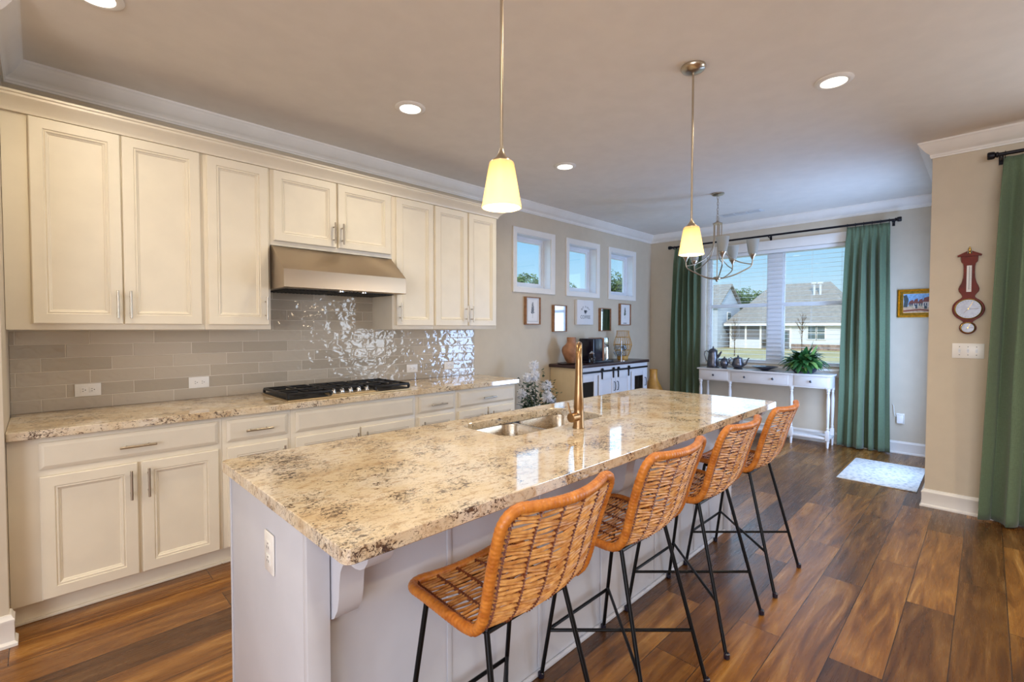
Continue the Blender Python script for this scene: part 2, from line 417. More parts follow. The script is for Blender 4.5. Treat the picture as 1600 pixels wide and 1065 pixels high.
# kitchen wall (y = 0) with three small windows
WX = [(3.814, 4.528), (4.7446, 5.4579), (5.668, 6.3813)]
OZ0, OZ1 = 1.846, 2.436
TH = .16
r = [(XW - .2, WX[0][0] + .065, 0, TH, 0, H)]
xs = [WX[0][0] + .065, WX[0][1] - .065, WX[1][0] + .065, WX[1][1] - .065, WX[2][0] + .065, WX[2][1] - .065]
for i in (1, 3): r.append((xs[i], xs[i + 1], 0, TH, 0, H))
r.append((xs[5], 7.01, 0, TH, 0, H))
for i in (0, 2, 4): r += [(xs[i], xs[i + 1], 0, TH, 0, OZ0), (xs[i], xs[i + 1], 0, TH, OZ1, H)]
slab('wall_kitchen', 'greige painted wall behind the cabinets and coffee bar', r, 'wall', 'wall')
# far wall (x = 6.85) with the double window
XF = 6.851; FY0, FY1, FZ0, FZ1 = -2.60, -.865, .915, 2.40
slab('wall_far', 'pale grey end wall of the dining nook around the wide window', [(XF, XF + TH, FY1, TH, 0, H), (XF, XF + TH, -3.55, FY0, 0, H), (XF, XF + TH, FY0, FY1, 0, FZ0), (XF, XF + TH, FY0, FY1, FZ1, H)], 'wall', 'wall')
# nook side wall with glass door, pillar wall with living room window
YP, XP = -3.38, 4.99
DX0, DX1, DZ = 5.36, 6.26, 2.08
slab('wall_nook', 'nook side wall that holds the glass patio door', [(XP, DX0, YP - TH, YP, 0, H), (DX1, XF, YP - TH, YP, 0, H), (DX0, DX1, YP - TH, YP, DZ, H)], 'wall', 'wall')
LY0, LY1, LZ0, LZ1 = -6.4, -4.0, .35, 2.40
slab('wall_pillar', 'beige wall carrying the barometer and light switches', [(XP, XP + TH, LY1, YP - TH, 0, H), (XP, XP + TH, YB, LY0, 0, H), (XP, XP + TH, LY0, LY1, 0, LZ0), (XP, XP + TH, LY0, LY1, LZ1, H)], 'wall', 'wall')
slab('wall_left', 'painted wall end beside the base cabinets', [(XW, 0, -.72, 0, 0, H)], 'wall', 'wall')
slab('wall_back', 'living room back wall behind the camera', [(XW, XP + TH, YB - TH, YB, 0, H)], 'wall', 'wall')
slab('wall_entry', 'side wall of the living room behind the camera', [(XW - TH, XW, YB, -7.65, 0, H), (XW - TH, XW, -3.15, 0, 0, H), (XW - TH, XW, -7.65, -3.15, 0, .38), (XW - TH, XW, -7.65, -3.15, 2.52, H)], 'wall', 'wall')

# crown moulding: profile (out from wall, down from ceiling)
CP = [(0, 0), (.084, 0), (.084, -.012), (.078, -.016), (.074, -.024), (.070, -.030), (.058, -.046), (.044, -.064), (.032, -.076), (.022, -.082), (.016, -.090), (.016, -.102), (.012, -.106), (.010, -.116), (0, -.116)]
BP = [(0, 0), (.026, 0), (.026, .012), (.018, .020), (.016, .022), (.016, .104), (.018, .108), (.018, .116), (.012, .122), (.008, .134), (0, .136)]
def sweep(path, prof, z0):
    # path: list of (x, y, mx, my): mitre direction per metre of projection
    L = [[(x + mx * o, y + my * o, z0 + h) for o, h in prof] for x, y, mx, my in path]
    return MB().loops(L)
def run(name, label, pts, prof, z0, m='trim', cat='molding'):
    # pts polyline, room on the left-hand normal given by sign
    n = len(pts); path = []
    nr = []
    for i in range(n - 1):
        dx, dy = pts[i + 1][0] - pts[i][0], pts[i + 1][1] - pts[i][1]; l = math.hypot(dx, dy); nr.append((-dy / l, dx / l))
    for i in range(n):
        a = nr[max(i - 1, 0)]; b = nr[min(i, n - 2)]
        sx, sy = a[0] + b[0], a[1] + b[1]; k = 1 + a[0] * b[0] + a[1] * b[1]
        path.append((pts[i][0], pts[i][1], sx / k, sy / k))
    return ST(sweep(path, prof, z0).build(name, m, smooth=30), label, cat)
run('trim_1', 'white crown molding around the ceiling edge', [(XP, YB), (XP, YP), (XF, YP), (XF, 0), (0, 0), (0, -.72), (XW, -.72), (XW, YB), (XP, YB)], CP, H)
run('baseboard_far', 'white baseboard below the nook windows and beside the coffee bar', [(DX1 + .07, YP), (XF, YP), (XF, 0), (3.30, 0)], BP, 0, cat='baseboard')
run('baseboard_pillar', 'white baseboard wrapping the beige wall corner', [(XP, YB), (XP, YP), (DX0 - .07, YP)], BP, 0, cat='baseboard')
run('baseboard_left', 'white baseboard on the wall end beside the base cabinets', [(0, -.66), (0, -.72), (XW, -.72)], BP, 0, cat='baseboard')

# small kitchen windows
def casing(b, u0, u1, w0, w1, wd, mp):
    # picture-frame casing with a moulded profile; u,w = outer; mp(u, w, d) -> xyz ; d = out from wall
    prof = [(0, 0), (0, .016), (.006, .020), (.014, .018), (.050, .012), (.056, .010), (.062, .012), (wd, .008), (wd, 0)]
    L = []
    for ins, d in prof: L.append([mp(u0 + ins, w0 + ins, d), mp(u1 - ins, w0 + ins, d), mp(u1 - ins, w1 - ins, d), mp(u0 + ins, w1 - ins, d)])
    b.loops(L, False, False)
wl = ['small square window nearest the upper cabinets', 'middle small square window above the coffee sign', 'small square window nearest the room corner']
for i, (a, c) in enumerate(WX):
    w = E('window_%d' % (i + 1), wl[i], 'window', ((a + c) / 2, 0, 0), kind='structure')
    ox = -(a + c) / 2
    b = MB(); casing(b, a + ox, c + ox, 1.781, 2.501, .065, lambda u, ww, d: (u, -d - .001, ww)); b.build('casing', 'trim', w, smooth=30)
    u0, u1 = a + .065 + ox, c - .065 + ox
    b = MB()
    for (d0, d1, t) in ((.0, .10, .006), (.10, .15, .034), (.112, .138, .062)):
        b.box(u0, u0 + t, d0, d1, OZ0, OZ1); b.box(u1 - t, u1, d0, d1, OZ0, OZ1); b.box(u0 + t, u1 - t, d0, d1, OZ0, OZ0 + t); b.box(u0 + t, u1 - t, d0, d1, OZ1 - t, OZ1)
    b.build('window_frame', 'sill', w, smooth=0)
    MB().box(u0 + .062, u1 - .062, .123, .127, OZ0 + .062, OZ1 - .062).build('glass_pane', 'glass', w, smooth=0)

# wide nook window
w = E('window_4', 'wide double window at the end of the dining nook', 'window', (XF, -1.73, 0), kind='structure')
yo = 1.73
b = MB()
CW = .085
b.box(-.018, -.001, FY1 + yo, FY1 + yo + CW, FZ0 - .02, FZ1 + .115, .003); b.box(-.018, -.001, FY0 + yo - CW, FY0 + yo, FZ0 - .02, FZ1 + .115, .003)
b.box(-.022, -.001, FY0 + yo, FY1 + yo, FZ1, FZ1 + .115, .003)
b.box(-.06, .03, FY0 + yo - CW - .02, FY1 + yo + CW + .02, FZ0 - .045, FZ0 - .02, .004)   # stool
b.box(-.016, -.001, FY0 + yo - CW, FY1 + yo + CW, FZ0 - .12, FZ0 - .045, .003)
b.build('casing', 'trim', w, smooth=30)
b = MB(); m0, m1 = -1.795 + yo, -1.685 + yo
b.box(.06, .13, m0, m1, FZ0, FZ1)
for (a, c) in ((FY0 + yo, m0), (m1, FY1 + yo)):
    b.box(.06, .13, a, a + .03, FZ0, FZ1); b.box(.06, .13, c - .03, c, FZ0, FZ1); b.box(.06, .13, a + .03, c - .03, FZ0, FZ0 + .045); b.box(.06, .13, a + .03, c - .03, FZ1 - .045, FZ1)
    b.box(.07, .12, a + .03, c - .03, 1.665, 1.715)
    for q in (a + .03, c - .05): b.box(.08, .12, q, q + .02, FZ0 + .045, FZ1 - .045)
b.build('window_frame', 'sill', w, smooth=0)
for (a, c) in ((FY0 + yo, m0), (m1, FY1 + yo)):
    for z0, z1 in ((FZ0 + .045, 1.665), (1.715, FZ1 - .045)):
        MB().box(.098, .102, a + .05, c - .05, z0, z1).build('glass_pane', 'glass', w, smooth=0)
# blinds
for a, c in ((FY0, FY1),):
    t = E('window_blind', 'wide white slatted blind hanging open across the nook window', 'blind', (XF + .03, (a + c) / 2, FZ1))
    hw = (c - a) / 2 - .012
    MB().box(-.028, .028, -hw, hw, -.045, -.002, .003).build('head_rail', 'blind', t)
    b = MB(); nn = 26; dz = (FZ1 - FZ0 - .07) / nn
    for i in range(nn):
        z = -.06 - i * dz; tl = .03
        ct, st = math.cos(tl) * .022, math.sin(tl) * .022
        b.loops([[(-ct, y, z - st), (0, y, z + .0025), (ct, y, z + st), (0, y, z - .0008)] for y in (-hw, hw)])
    b.build('slats', 'blind', t)
    MB().box(-.022, .022, -hw, hw, -(FZ1 - FZ0) + .004, -(FZ1 - FZ0) + .018, .003).build('bottom_rail', 'blind', t)
    for y in (-hw * .86, -hw * .5, -hw * .14, hw * .14, hw * .5, hw * .86):
        b = MB()
        for x in (-.026, .026): b.tube([(x, y, -.04), (x, y, -(FZ1 - FZ0) + .016)], .0009, 5)
        b.build('ladder_cord', 'blind', t)

# patio door in the nook, living room window
w = E('door_1', 'glass patio door beside the pale rug', 'door', (0, YP, 0), kind='structure')
b = MB()
for x0, x1 in ((DX0 - .07, DX0), (DX1, DX1 + .07)): b.box(x0, x1, 0, .018, 0, DZ + .08, .003)
b.box(DX0, DX1, 0, .018, DZ, DZ + .08, .003)
b.build('door_frame', 'trim', w)
b = MB()
for x0, x1 in ((DX0 + .01, DX0 + .12), (DX1 - .12, DX1 - .01)): b.box(x0, x1, -.08, -.036, .01, DZ - .01)
b.box(DX0 + .12, DX1 - .12, -.08, -.036, .01, .25); b.box(DX0 + .12, DX1 - .12, -.08, -.036, DZ - .13, DZ - .01)
b.build('door_leaf', 'trim', w, smooth=0)
MB().box(DX0 + .12, DX1 - .12, -.061, -.055, .25, DZ - .13).build('glass_pane', 'glass', w, smooth=0)
b = MB(); b.tube([(DX1 - .065, -.036, .98), (DX1 - .065, .01, .98), (DX1 - .17, .012, .98)], .009); b.cyl((DX1 - .065, -.036, 1.1), .024, .012, axis='y'); b.build('door_handle', 'nickel', w)
w = E('window_5', 'living room window beyond the green curtain', 'window', (XP, 0, 0), kind='structure')
b = MB()
for y0, y1 in ((LY0 - .08, LY0), (LY1, LY1 + .08)): b.box(-.018, -.001, y0, y1, LZ0 - .08, LZ1 + .08, .003)
b.box(-.018, -.001, LY0, LY1, LZ1, LZ1 + .08, .003); b.box(-.018, -.001, LY0, LY1, LZ0 - .08, LZ0, .003)
for k in range(4):
    y = lerp(LY0, LY1, k / 3); b.box(.05, .11, y - .03 if k else y, y + .03 if k < 3 else y, LZ0, LZ1)
b.box(.05, .11, LY0, LY1, LZ0, LZ0 + .05); b.box(.05, .11, LY0, LY1, LZ1 - .05, LZ1)
b.build('window_frame', 'trim', w, smooth=0)
MB().box(.078, .082, LY0, LY1, LZ0, LZ1).build('glass_pane', 'glass', w, smooth=0)

w = E('window_6', 'unseen wide window added in the side wall behind the camera to bring in light', 'window', (XW, -5.4, 0), kind='structure')  # made-up opening, added to hold the fill lamp on this side
b = MB()
for x in (-2.25, -1.125, 0, 1.125, 2.25): b.box(-.10, .01, x - .04, x + .04, .38, 2.52)
b.box(-.10, .01, -2.25, 2.25, .38, .44); b.box(-.10, .01, -2.25, 2.25, 2.46, 2.52); b.build('window_frame', 'trim', w, smooth=0)
MB().box(-.062, -.058, -2.25, 2.25, .44, 2.46).build('glass_pane', 'glass', w, smooth=0)

# tiled backsplash: one mesh of bevelled tiles over grout
def backsplash():
    b = MB(); rows = []
    tiles = []
    x_end = 3.255
    for k in range(-1, 11):
        z0 = .914 + .0757 * k - .0045; z1 = z0 + .0757
        off = {0: .022, 1: .221, 2: .12}[(5 - k) % 3]
        x = off - .302
        while x < x_end:
            tiles.append((x, x + .302, z0, z1)); x += .302
    regions = [(.001, 1.213, .915, 1.3715), (1.213, 2.123, .915, 1.64), (2.123, x_end, .915, 1.3715)]
    out = []; g = .0014
    for (rx0, rx1, rz0, rz1) in regions:
        b.mat(1).box(rx0, rx1, -.0138, -.001, rz0, rz1); b.mat(0)
    tint = []
    for (a, c, z0, z1) in tiles:
        tv = random.random(); tl = (random.random() - .5) * .0012; tl2 = (random.random() - .5) * .0008
        parts = [(1.213, 2.123, .915, 1.64)] if z0 > 1.36 else ([(.001, x_end, .915, 1.3715)] if z1 <= 1.3715 else regions)
        for (rx0, rx1, rz0, rz1) in parts:
            x0, x1, y0, y1 = max(a + g, rx0), min(c - g, rx1), max(z0 + g, rz0), min(z1 - g, rz1)
            if x1 - x0 < .006 or y1 - y0 < .006: continue
            e_ = .0022
            L = [[(x0, -.008, y0), (x1, -.008, y0), (x1, -.008, y1), (x0, -.008, y1)], [(x0, -.013 - tl, y0), (x1, -.013 + tl, y0), (x1, -.013 + tl + tl2, y1), (x0, -.013 - tl + tl2, y1)],
                 [(x0 + e_, -.0155 - tl, y0 + e_), (x1 - e_, -.0155 + tl, y0 + e_), (x1 - e_, -.0155 + tl + tl2, y1 - e_), (x0 + e_, -.0155 - tl + tl2, y1 - e_)]]
            b.loops(L, False, True); tint += [tv] * 9
    return b, tint
b, tint = backsplash()
o = b.build('wall_backsplash', ['tile', 'caulk'], smooth=20)
ST(o, 'glossy taupe subway tile backsplash between counter and upper cabinets', 'backsplash')
at = o.data.attributes.new('tint', 'FLOAT', 'FACE'); k = 0
vals = [0.5] * len(o.data.polygons); ti = 0
for i, p in enumerate(o.data.polygons):
    if p.material_index == 0: vals[i] = tint[ti]; ti += 1
for i, v in enumerate(vals): at.data[i].value = v

# ================================================================== cabinets
DP = [(0, 0), (0, .017), (.004, .020), (.050, .020), (.0525, .0145), (.055, .0135), (.060, .0165), (.064, .0135), (.066, .0085), (.070, .0075), (.073, .0030)]
DR = [(0, 0), (0, .012), (.004, .0145), (.018, .020)]
def front(x0, x1, z0, z1, y, prof, name, parent, m='cabinet'):
    L = [[(x0 + i, y - d, z0 + i), (x1 - i, y - d, z0 + i), (x1 - i, y - d, z1 - i), (x0 + i, y - d, z1 - i)] for i, d in prof]
    return MB().loops(L, True, True).build(name, m, parent, smooth=15)
def pull(x, z, y, parent, vert=True, ln=.150):
    b = MB(); h = ln / 2
    if vert:
        b.cyl((x, y - .034, z - h), .006, ln, 12, b=.001)
        for s in (-.6, .6): b.cyl((x, y - .034, z + s * h), .0045, .034, 10, 'y')
    else:
        b.cyl((x - h, y - .034, z), .006, ln, 12, 'x', b=.001)
        for s in (-.6, .6): b.cyl((x + s * h, y - .034, z), .0045, .034, 10, 'y')
    return b.build('handle', 'nickel', parent)
def world_parent(ch, par): ch.parent = par; ch.matrix_parent_inverse = par.matrix_world.inverted()
UB, UT, UY = 1.372, 2.44, -.33
def upper(name_lab, x0, x1, doors, z0=UB, hz=None):
    t = E('upper_cabinet', name_lab, 'cabinet', ((x0 + x1) / 2, 0, 0), group='upper kitchen cabinets')
    ox = -(x0 + x1) / 2
    MB().box(x0 + ox + .0005, x1 + ox - .0005, -.001, UY, z0, 2.4335, .002).build('body', 'cabinet', t)
    for (a, c, hs) in doors:
        d = front(a + ox, c + ox, z0 + .031, 2.4285, UY, DP, 'door', t)
        hx = (c - .024 if hs > 0 else a + .024) + ox
        pull(hx, z0 + .031 + .106 if z0 < 1.5 else 2.063, UY - .02, d)
    return t
upper('tall two-door upper cabinet against the wall end', .001, .835, [(.0957, .446, 1), (.4532, .8162, -1)])
upper('single-door upper cabinet before the range hood', .835, 1.213, [(.8529, 1.1978, 1)])
upper('short two-door upper cabinet above the range hood', 1.213, 2.123, [(1.2334, 1.6612, 1), (1.6765, 2.106, -1)], z0=1.933)
upper('single-door upper cabinet beyond the range hood', 2.123, 2.527, [(2.157, 2.5165, -1)])
upper('two-door upper cabinet at the window end of the run', 2.527, 3.262, [(2.5385, 2.8932, 1), (2.9088, 3.2484, -1)])
# crown on cabinets
b = MB(); prof = [(0, 0), (.014, 0), (.016, .010), (.020, .016), (.028, .028), (.046, .046), (.058, .054), (.064, .060), (.064, .070), (.072, .074), (.072, .084), (0, .084)]
L = [[(x, y0 - o_ * sy, UT - .006 + h) if False else (x + o_ * sx, y0 - o_, UT - .006 + h) for o_, h in prof] for x, y0, sx, sy in ((.001, UY - .001, 0, 1), (3.262, UY - .001, 1, 1))]
L.append([(3.262 + o_, -.002, UT - .006 + h) for o_, h in prof])
b.loops(L); b.box(.001, 3.262, -.002, UY - .001, UT - .006, UT + .078)
o = b.build('cabinet_crown', 'cabinet', smooth=30); T(o, 'cream crown molding along the top of the upper cabinets', 'molding')

# base cabinets
BY = -.605
BT = .8755
def base(lab, x0, x1, drawers, doors):
    t = E('base_cabinet', lab, 'cabinet', ((x0 + x1) / 2, 0, 0), group='base kitchen cabinets')
    ox = -(x0 + x1) / 2
    b = MB(); b.box(x0 + ox + .0005, x1 + ox - .0005, -.001, BY, .105, BT, .0015); b.build('body', 'cabinet', t)
    MB().box(x0 + ox, x1 + ox, -.001, -.553, 0, .105).box(x0 + ox, x1 + ox, -.553, -.566, 0, .016, .004).build('toe_kick', 'cabinet', t, smooth=0)
    for (a, c, h) in drawers:
        d = front(a + ox, c + ox, .722, .848, BY, DR, 'drawer', t)
        if h: pull((a + c) / 2 + ox, .780, BY - .02, d, False, .15)
    for (a, c, hs) in doors:
        d = front(a + ox, c + ox, .112, .690, BY, DP, 'door', t)
        pull((c - .028 if hs > 0 else a + .028) + ox, .584, BY - .02, d)
    return t
base('wide base cabinet against the wall end, one long drawer over two doors', .001, .850, [(.1038, .828, 1)], [(.1038, .4627, 1), (.4783, .828, -1)])
base('narrow base cabinet just before the cooktop', .850, 1.23, [(.872, 1.207, 1)], [(.872, 1.207, 1)])
base('base cabinet under the gas cooktop with a blank drawer front', 1.23, 2.155, [(1.258, 2.134, 0)], [(1.258, 1.690, 1), (1.702, 2.134, -1)])
base('narrow base cabinet just beyond the cooktop', 2.155, 2.545, [(2.181, 2.523, 1)], [(2.181, 2.523, -1)])
base('base cabinet at the flower end of the counter', 2.545, 3.245, [(2.569, 3.22, 1)], [(2.569, 2.889, 1), (2.901, 3.22, -1)])
b = MB()
pl = rrect(.001, 3.262, -.653, -.001, .012, 3)
def slabtop(b, outline, z0, z1, e_=.005):
    cx = sum(p[0] for p in outline) / len(outline); cy = sum(p[1] for p in outline) / len(outline)
    x0, x1 = min(p[0] for p in outline), max(p[0] for p in outline); y0, y1 = min(p[1] for p in outline), max(p[1] for p in outline)
    def ins(p, k): return (cx + (p[0] - cx) * (1 - 2 * k / (x1 - x0)), cy + (p[1] - cy) * (1 - 2 * k / (y1 - y0)))
    b.loops([[(*ins(p, e_ * .6), z0) for p in outline], [(*p, z0 + e_ * .6) for p in outline], [(*p, z1 - e_) for p in outline], [(*ins(p, e_ * .35), z1 - e_ * .35) for p in outline], [(*ins(p, e_), z1) for p in outline]])
slabtop(b, pl, .876, .914, .0025)
T(b.build('kitchen_countertop', 'granite', smooth=8), 'long granite countertop along the tiled wall under the cooktop', 'countertop')

# ================================================================== range hood
t = E('range_hood', 'stainless steel range hood under the short upper cabinet', 'range hood', (1.660, 0, 1.64))
hx = .4445
sec = [(-.018, 0), (-.56, 0), (-.565, .004), (-.565, .118), (-.35, .287), (-.018, .287)]
b = MB(); b.loops([[(x, y, z) for y, z in sec] for x in (-hx, hx)]); b.build('canopy', 'hood_steel', t, smooth=20)
b = MB()
for s in (-1, 1):
    b.box(s * .21 - .19, s * .21 + .19, -.46, -.10, -.004, -.0005)
    for i in range(14): b.box(s * .21 - .18 + i * .027, s * .21 - .168 + i * .027, -.45, -.11, -.008, -.004)
b.build('filter', M['black_iron'], t, smooth=0)
for x in (-.05, .12): MB().cyl((x, -.52, -.010), .022, .0095, 16).build('hood_light', 'chrome', t)
for x in (.02, .05, .08): MB().cyl((x, -.51, -.004), .006, .0035, 10).build('button', 'dark_plastic', t)

# ================================================================== cooktop
t = E('gas_cooktop', 'gas cooktop with black grates and a row of five knobs', 'cooktop', (1.672, -.36, .914))
b = MB(); slabtop(b, rrect(-.455, .455, -.245, .255, .012, 3), .0005, .010, .004)
pl = [(-.19, -.225), (.19, -.225), (.175, -.13), (.13, -.105), (-.13, -.105), (-.175, -.13)]
b.loops([[(x, y, .010) for x, y in pl], [(x * .97, -.165 + (y + .165) * .92, .018) for x, y in pl]])
M['tray'] = mat('satin_tray', S(206, 184, 146), .38, 1); b.build('tray', 'tray', t, smooth=30)
burn = [(-.32, .12, .042), (-.32, -.10, .036), (0, .06, .055), (.32, .12, .042), (.32, -.10, .032)]
for x0_, x1_, y0_ in ((-.445, -.165, -.225), (-.160, .160, -.098), (.165, .445, -.225)):
    MB().box(x0_, x1_, y0_, .235, .0102, .016, .003).build('burner_pan', 'black_iron', t)
for x, y, r_ in burn:
    o = MB().lathe([(r_ + .012, .0162), (r_ + .010, .020), (r_, .022), (r_, .028), (r_ - .004, .032)], (x, y, 0), 20).build('burner', 'black_iron', t)
for gx in (-.305, 0, .305):
    b = MB(); y0, y1 = (-.215, .225) if gx else (-.09, .225); g = .14 if gx else .13
    for x in (gx - g, gx + g):
        b.box(x - .007, x + .007, y0, y1, .034, .050, .002)
    for y in (y0, y1): b.box(gx - g, gx + g, y - .007, y + .007, .034, .050, .002)
    for y in ((y0 + y1) / 2,): b.box(gx - g, gx + g, y - .006, y + .006, .036, .050, .002)
    b.box(gx - .006, gx + .006, y0, y1, .037, .051, .002)
    for y in ((y0 * .75 + y1 * .25), (y0 * .25 + y1 * .75)):
        for s in (-1, 1): b.box(gx + s * .035, gx + s * g, y - .005, y + .005, .038, .052, .002)
    for x in (gx - g, gx + g):
        for y in (y0, y1): b.box(x - .008, x + .008, y - .008, y + .008, .0162, .040, .002)
    b.build('grate', 'black_iron', t)
for i in range(5):
    k = MB().lathe([(.021, .019), (.021, .022), (.017, .024), (.015, .040), (.013, .042)], (-.125 + i * .0625, -.165, 0), 18).build('knob', 'chrome', t)
    MB().box(-.128 + i * .0625, -.122 + i * .0625, -.180, -.150, .0425, .050, .001).build('grip', 'chrome', k)

# ================================================================== outlets and switches
def outlet_mesh(horizontal=True):
    pass
def make_outlet(name_lab, loc, rot=(0, 0, 0), vertical=False, group='duplex outlets on the tile'):
    t = bpy.data.objects.new('wall_outlet', None); COL.objects.link(t); t.location = loc; t.rotation_euler = rot; t.empty_display_size = .02
    T(t, name_lab, 'outlet', group)
    def q(a, c): return (c, a) if vertical else (a, c)
    def bx(b, a0, a1, c0, c1, d0, d1, bv=0):
        (xa, za), (xb, zb) = q(a0, c0), q(a1, c1); b.box(xa, xb, -d0, -d1, za, zb, bv)
    b = MB(); bx(b, -.0575, .0575, -.036, .036, 0, .005, .002); b.build('plate', 'white_plastic', t)
    for s in (-1, 1):
        f = MB(); bx(f, s * .0195 - .0145, s * .0195 + .0145, -.0165, .0165, .005, .0072, .001); f = f.build('socket', 'white_plastic', t)
        g = MB()
        bx(g, s * .0195 - .006, s * .0195 + .001, .005, .0075, .0072, .0076); bx(g, s * .0195 - .006, s * .0195 + .001, -.0075, -.005, .0072, .0076)
        xx, zz = q(s * .0195 + .008, 0); g.cyl((xx, -.0076, zz), .0026, .0005, 8, 'y'); g.build('slots', 'socket_dark', f)
    return t
make_outlet('white outlet on the backsplash nearest the wall end', (.312, -.0165, 1.022))
make_outlet('white outlet on the backsplash beside the cooktop on its near side', (.862, -.0165, 1.022))
make_outlet('white outlet on the backsplash just beyond the cooktop', (2.511, -.0165, 1.016))
make_outlet('pale outlet in the bright reflections near the end of the backsplash', (2.93, -.0165, 1.020))
make_outlet('white outlet on the end panel of the island', (.5745, -2.258, .738), (0, 0, -PI / 2), True, 'island outlet')
# triple switch on the pillar wall
t = E('light_switch', 'white three-gang toggle switch plate under the barometer', 'light switch', (XP, -3.604, 1.217))
MB().box(-.006, -.0005, -.0865, .0865, -.055, .055, .002).build('plate', 'white_plastic', t)
for k in (-1, 0, 1):
    MB().box(-.0075, -.006, k * .046 - .006, k * .046 + .006, -.014, .014).box(-.018, -.006, k * .046 - .004, k * .046 + .004, .000, .010, .001).build('toggle', 'sill', t)
    MB().cyl((-.0075, k * .046, .030), .003, .0015, 8, 'x').cyl((-.0075, k * .046, -.030), .003, .0015, 8, 'x').build('screw', 'socket_dark', t)
# plug-in device on the far wall
t = E('plug_in_device', 'small white plug-in device low on the wall beside the green curtain', 'plug', (XF, -3.04, .385))
MB().box(-.005, -.0005, -.036, .036, -.058, .058, .002).build('plate', 'white_plastic', t)
MB().box(-.045, -.005, -.032, .028, -.05, .045, .008).build('housing', 'white_plastic', t)
MB().box(-.0458, -.045, -.012, .010, -.036, -.028).build('indicator', 'sill', t, smooth=0)
MB().tube([(-.02, .028, .02), (-.03, .045, .03), (-.03, .052, .08), (-.02, .058, .14), (-.012, .07, .16)], .003, 6).build('cord', 'white_plastic', t)

# ================================================================== island
t = E('kitchen_island', 'long white kitchen island cabinet carrying the granite top', 'kitchen island', (2.01, -2.17, 0))
ox, oy = -2.01, 2.17
IB0, IB1, IK, IS = .576, 3.425, -2.46, -1.86    # x range, seating side, working side
b = MB()
b.box(IB0 + .02 + ox, IB1 + ox, IK + .02 + oy, IS + oy, 0, .64)
b.box(IB0 + .02 + ox, 1.45 + ox, IK + .02 + oy, IS + oy, .64, .8755); b.box(2.40 + ox, IB1 + ox, IK + .02 + oy, IS + oy, .64, .8755)
b.box(1.45 + ox, 2.40 + ox, IK + .02 + oy, -2.38 + oy, .64, .8755); b.box(1.45 + ox, 2.40 + ox, IS - .02 + oy, IS + oy, .64, .8755)
b.build('body', 'island', t, smooth=0)
b = MB(); b.box(IB0 + ox, IB0 + .02 + ox, -2.49 + oy, IS + oy, 0, .8755, .002); b.box(IB0 - .004 + ox, IB0 + ox, IS - .012 + oy, IS + oy, 0, .8755, .001)
b.box(IB0 + ox, IB0 + .06 + ox, -2.515 + oy, -2.49 + oy, 0, .8755, .002)
b.build('end_panel', 'island', t)
b = MB(); b.box(IB0 + .06 + ox, IB1 + ox, IK + oy, IK + .02 + oy, 0, .8755, .002)
for x in (1.06, 1.513, 1.941, 2.446, 2.93): b.box(x - .009 + ox, x + .009 + ox, IK - .006 + oy, IK + oy, .03, .8755, .002)
b.box(IB0 + .06 + ox, IB1 + ox, IK - .014 + oy, IK + oy, 0, .022, .006)
b.build('back_panel', 'island', t)
b = MB(); b.box(IB1 + ox, IB1 + .02 + ox, -2.475 + oy, IS + oy, 0, .8755, .002); b.box(IB1 - .035 + ox, IB1 + .02 + ox, -2.49 + oy, -2.46 + oy, 0, .8755, .002); b.build('end_panel', 'island', t)
cp = [(-.001, 0), (-.250, 0), (-.250, -.018), (-.244, -.036), (-.230, -.052), (-.208, -.064), (-.184, -.069), (-.158, -.069), (-.136, -.074), (-.118, -.086), (-.106, -.106), (-.099, -.14), (-.095, -.18), (-.086, -.215), (-.066, -.243), (-.036, -.260), (-.001, -.268)]
for x in (.645, 1.99, 3.355):
    b = MB(); b.prism([(p[0] + (IK - .001) + oy - (.0 if x > .7 else 0), p[1] + .8755) for p in cp], x - .005 + ox, x + .062 + ox, 'yz'); b.build('corbel', 'island', t, smooth=25)
for (a, c) in ((.62, 1.05), (1.07, 1.5), (1.52, 1.97), (1.98, 2.43), (2.45, 2.9), (2.92, 3.38)):   # working side doors
    L = [[(a + i + ox, IS + .001 + d + oy, .12 + i), (c - i + ox, IS + d + oy, .12 + i), (c - i + ox, IS + d + oy, .85 - i), (a + i + ox, IS + d + oy, .85 - i)] for i, d in DP]
    MB().loops(L).build('door', 'island', t, smooth=15)

# island top with sink cut-out
IX0, IX1, IY0, IY1 = .5618, 3.4622, -2.7576, -1.7946
SX0, SX1, SY0, SY1 = 1.535, 2.285, -2.262, -1.905
scx, scy = (SX0 + SX1) / 2, (SY0 + SY1) / 2
def ray_to_poly(poly, ang, c):
    d = Vector((math.cos(ang), math.sin(ang))); best = None
    for i in range(len(poly)):
        a = Vector(poly[i]) - Vector(c); bb = Vector(poly[(i + 1) % len(poly)]) - Vector(c); ed = bb - a
        den = d.x * ed.y - d.y * ed.x
        if abs(den) < 1e-12: continue
        tt = (a.x * ed.y - a.y * ed.x) / den; s_ = (a.x * d.y - a.y * d.x) / den
        if tt > 0 and -1e-6 <= s_ <= 1 + 1e-6: best = tt if best is None else min(best, tt)
    return best
outer = rrect(IX0, IX1, IY0, IY1, .022, 4); inner = rrect(SX0, SX1, SY0, SY1, .085, 7)
angs = sorted(set([round(math.atan2(p[1] - scy, p[0] - scx), 6) for p in outer + inner] + [round(-PI + 2 * PI * i / 64 + .001, 6) for i in range(64)]))
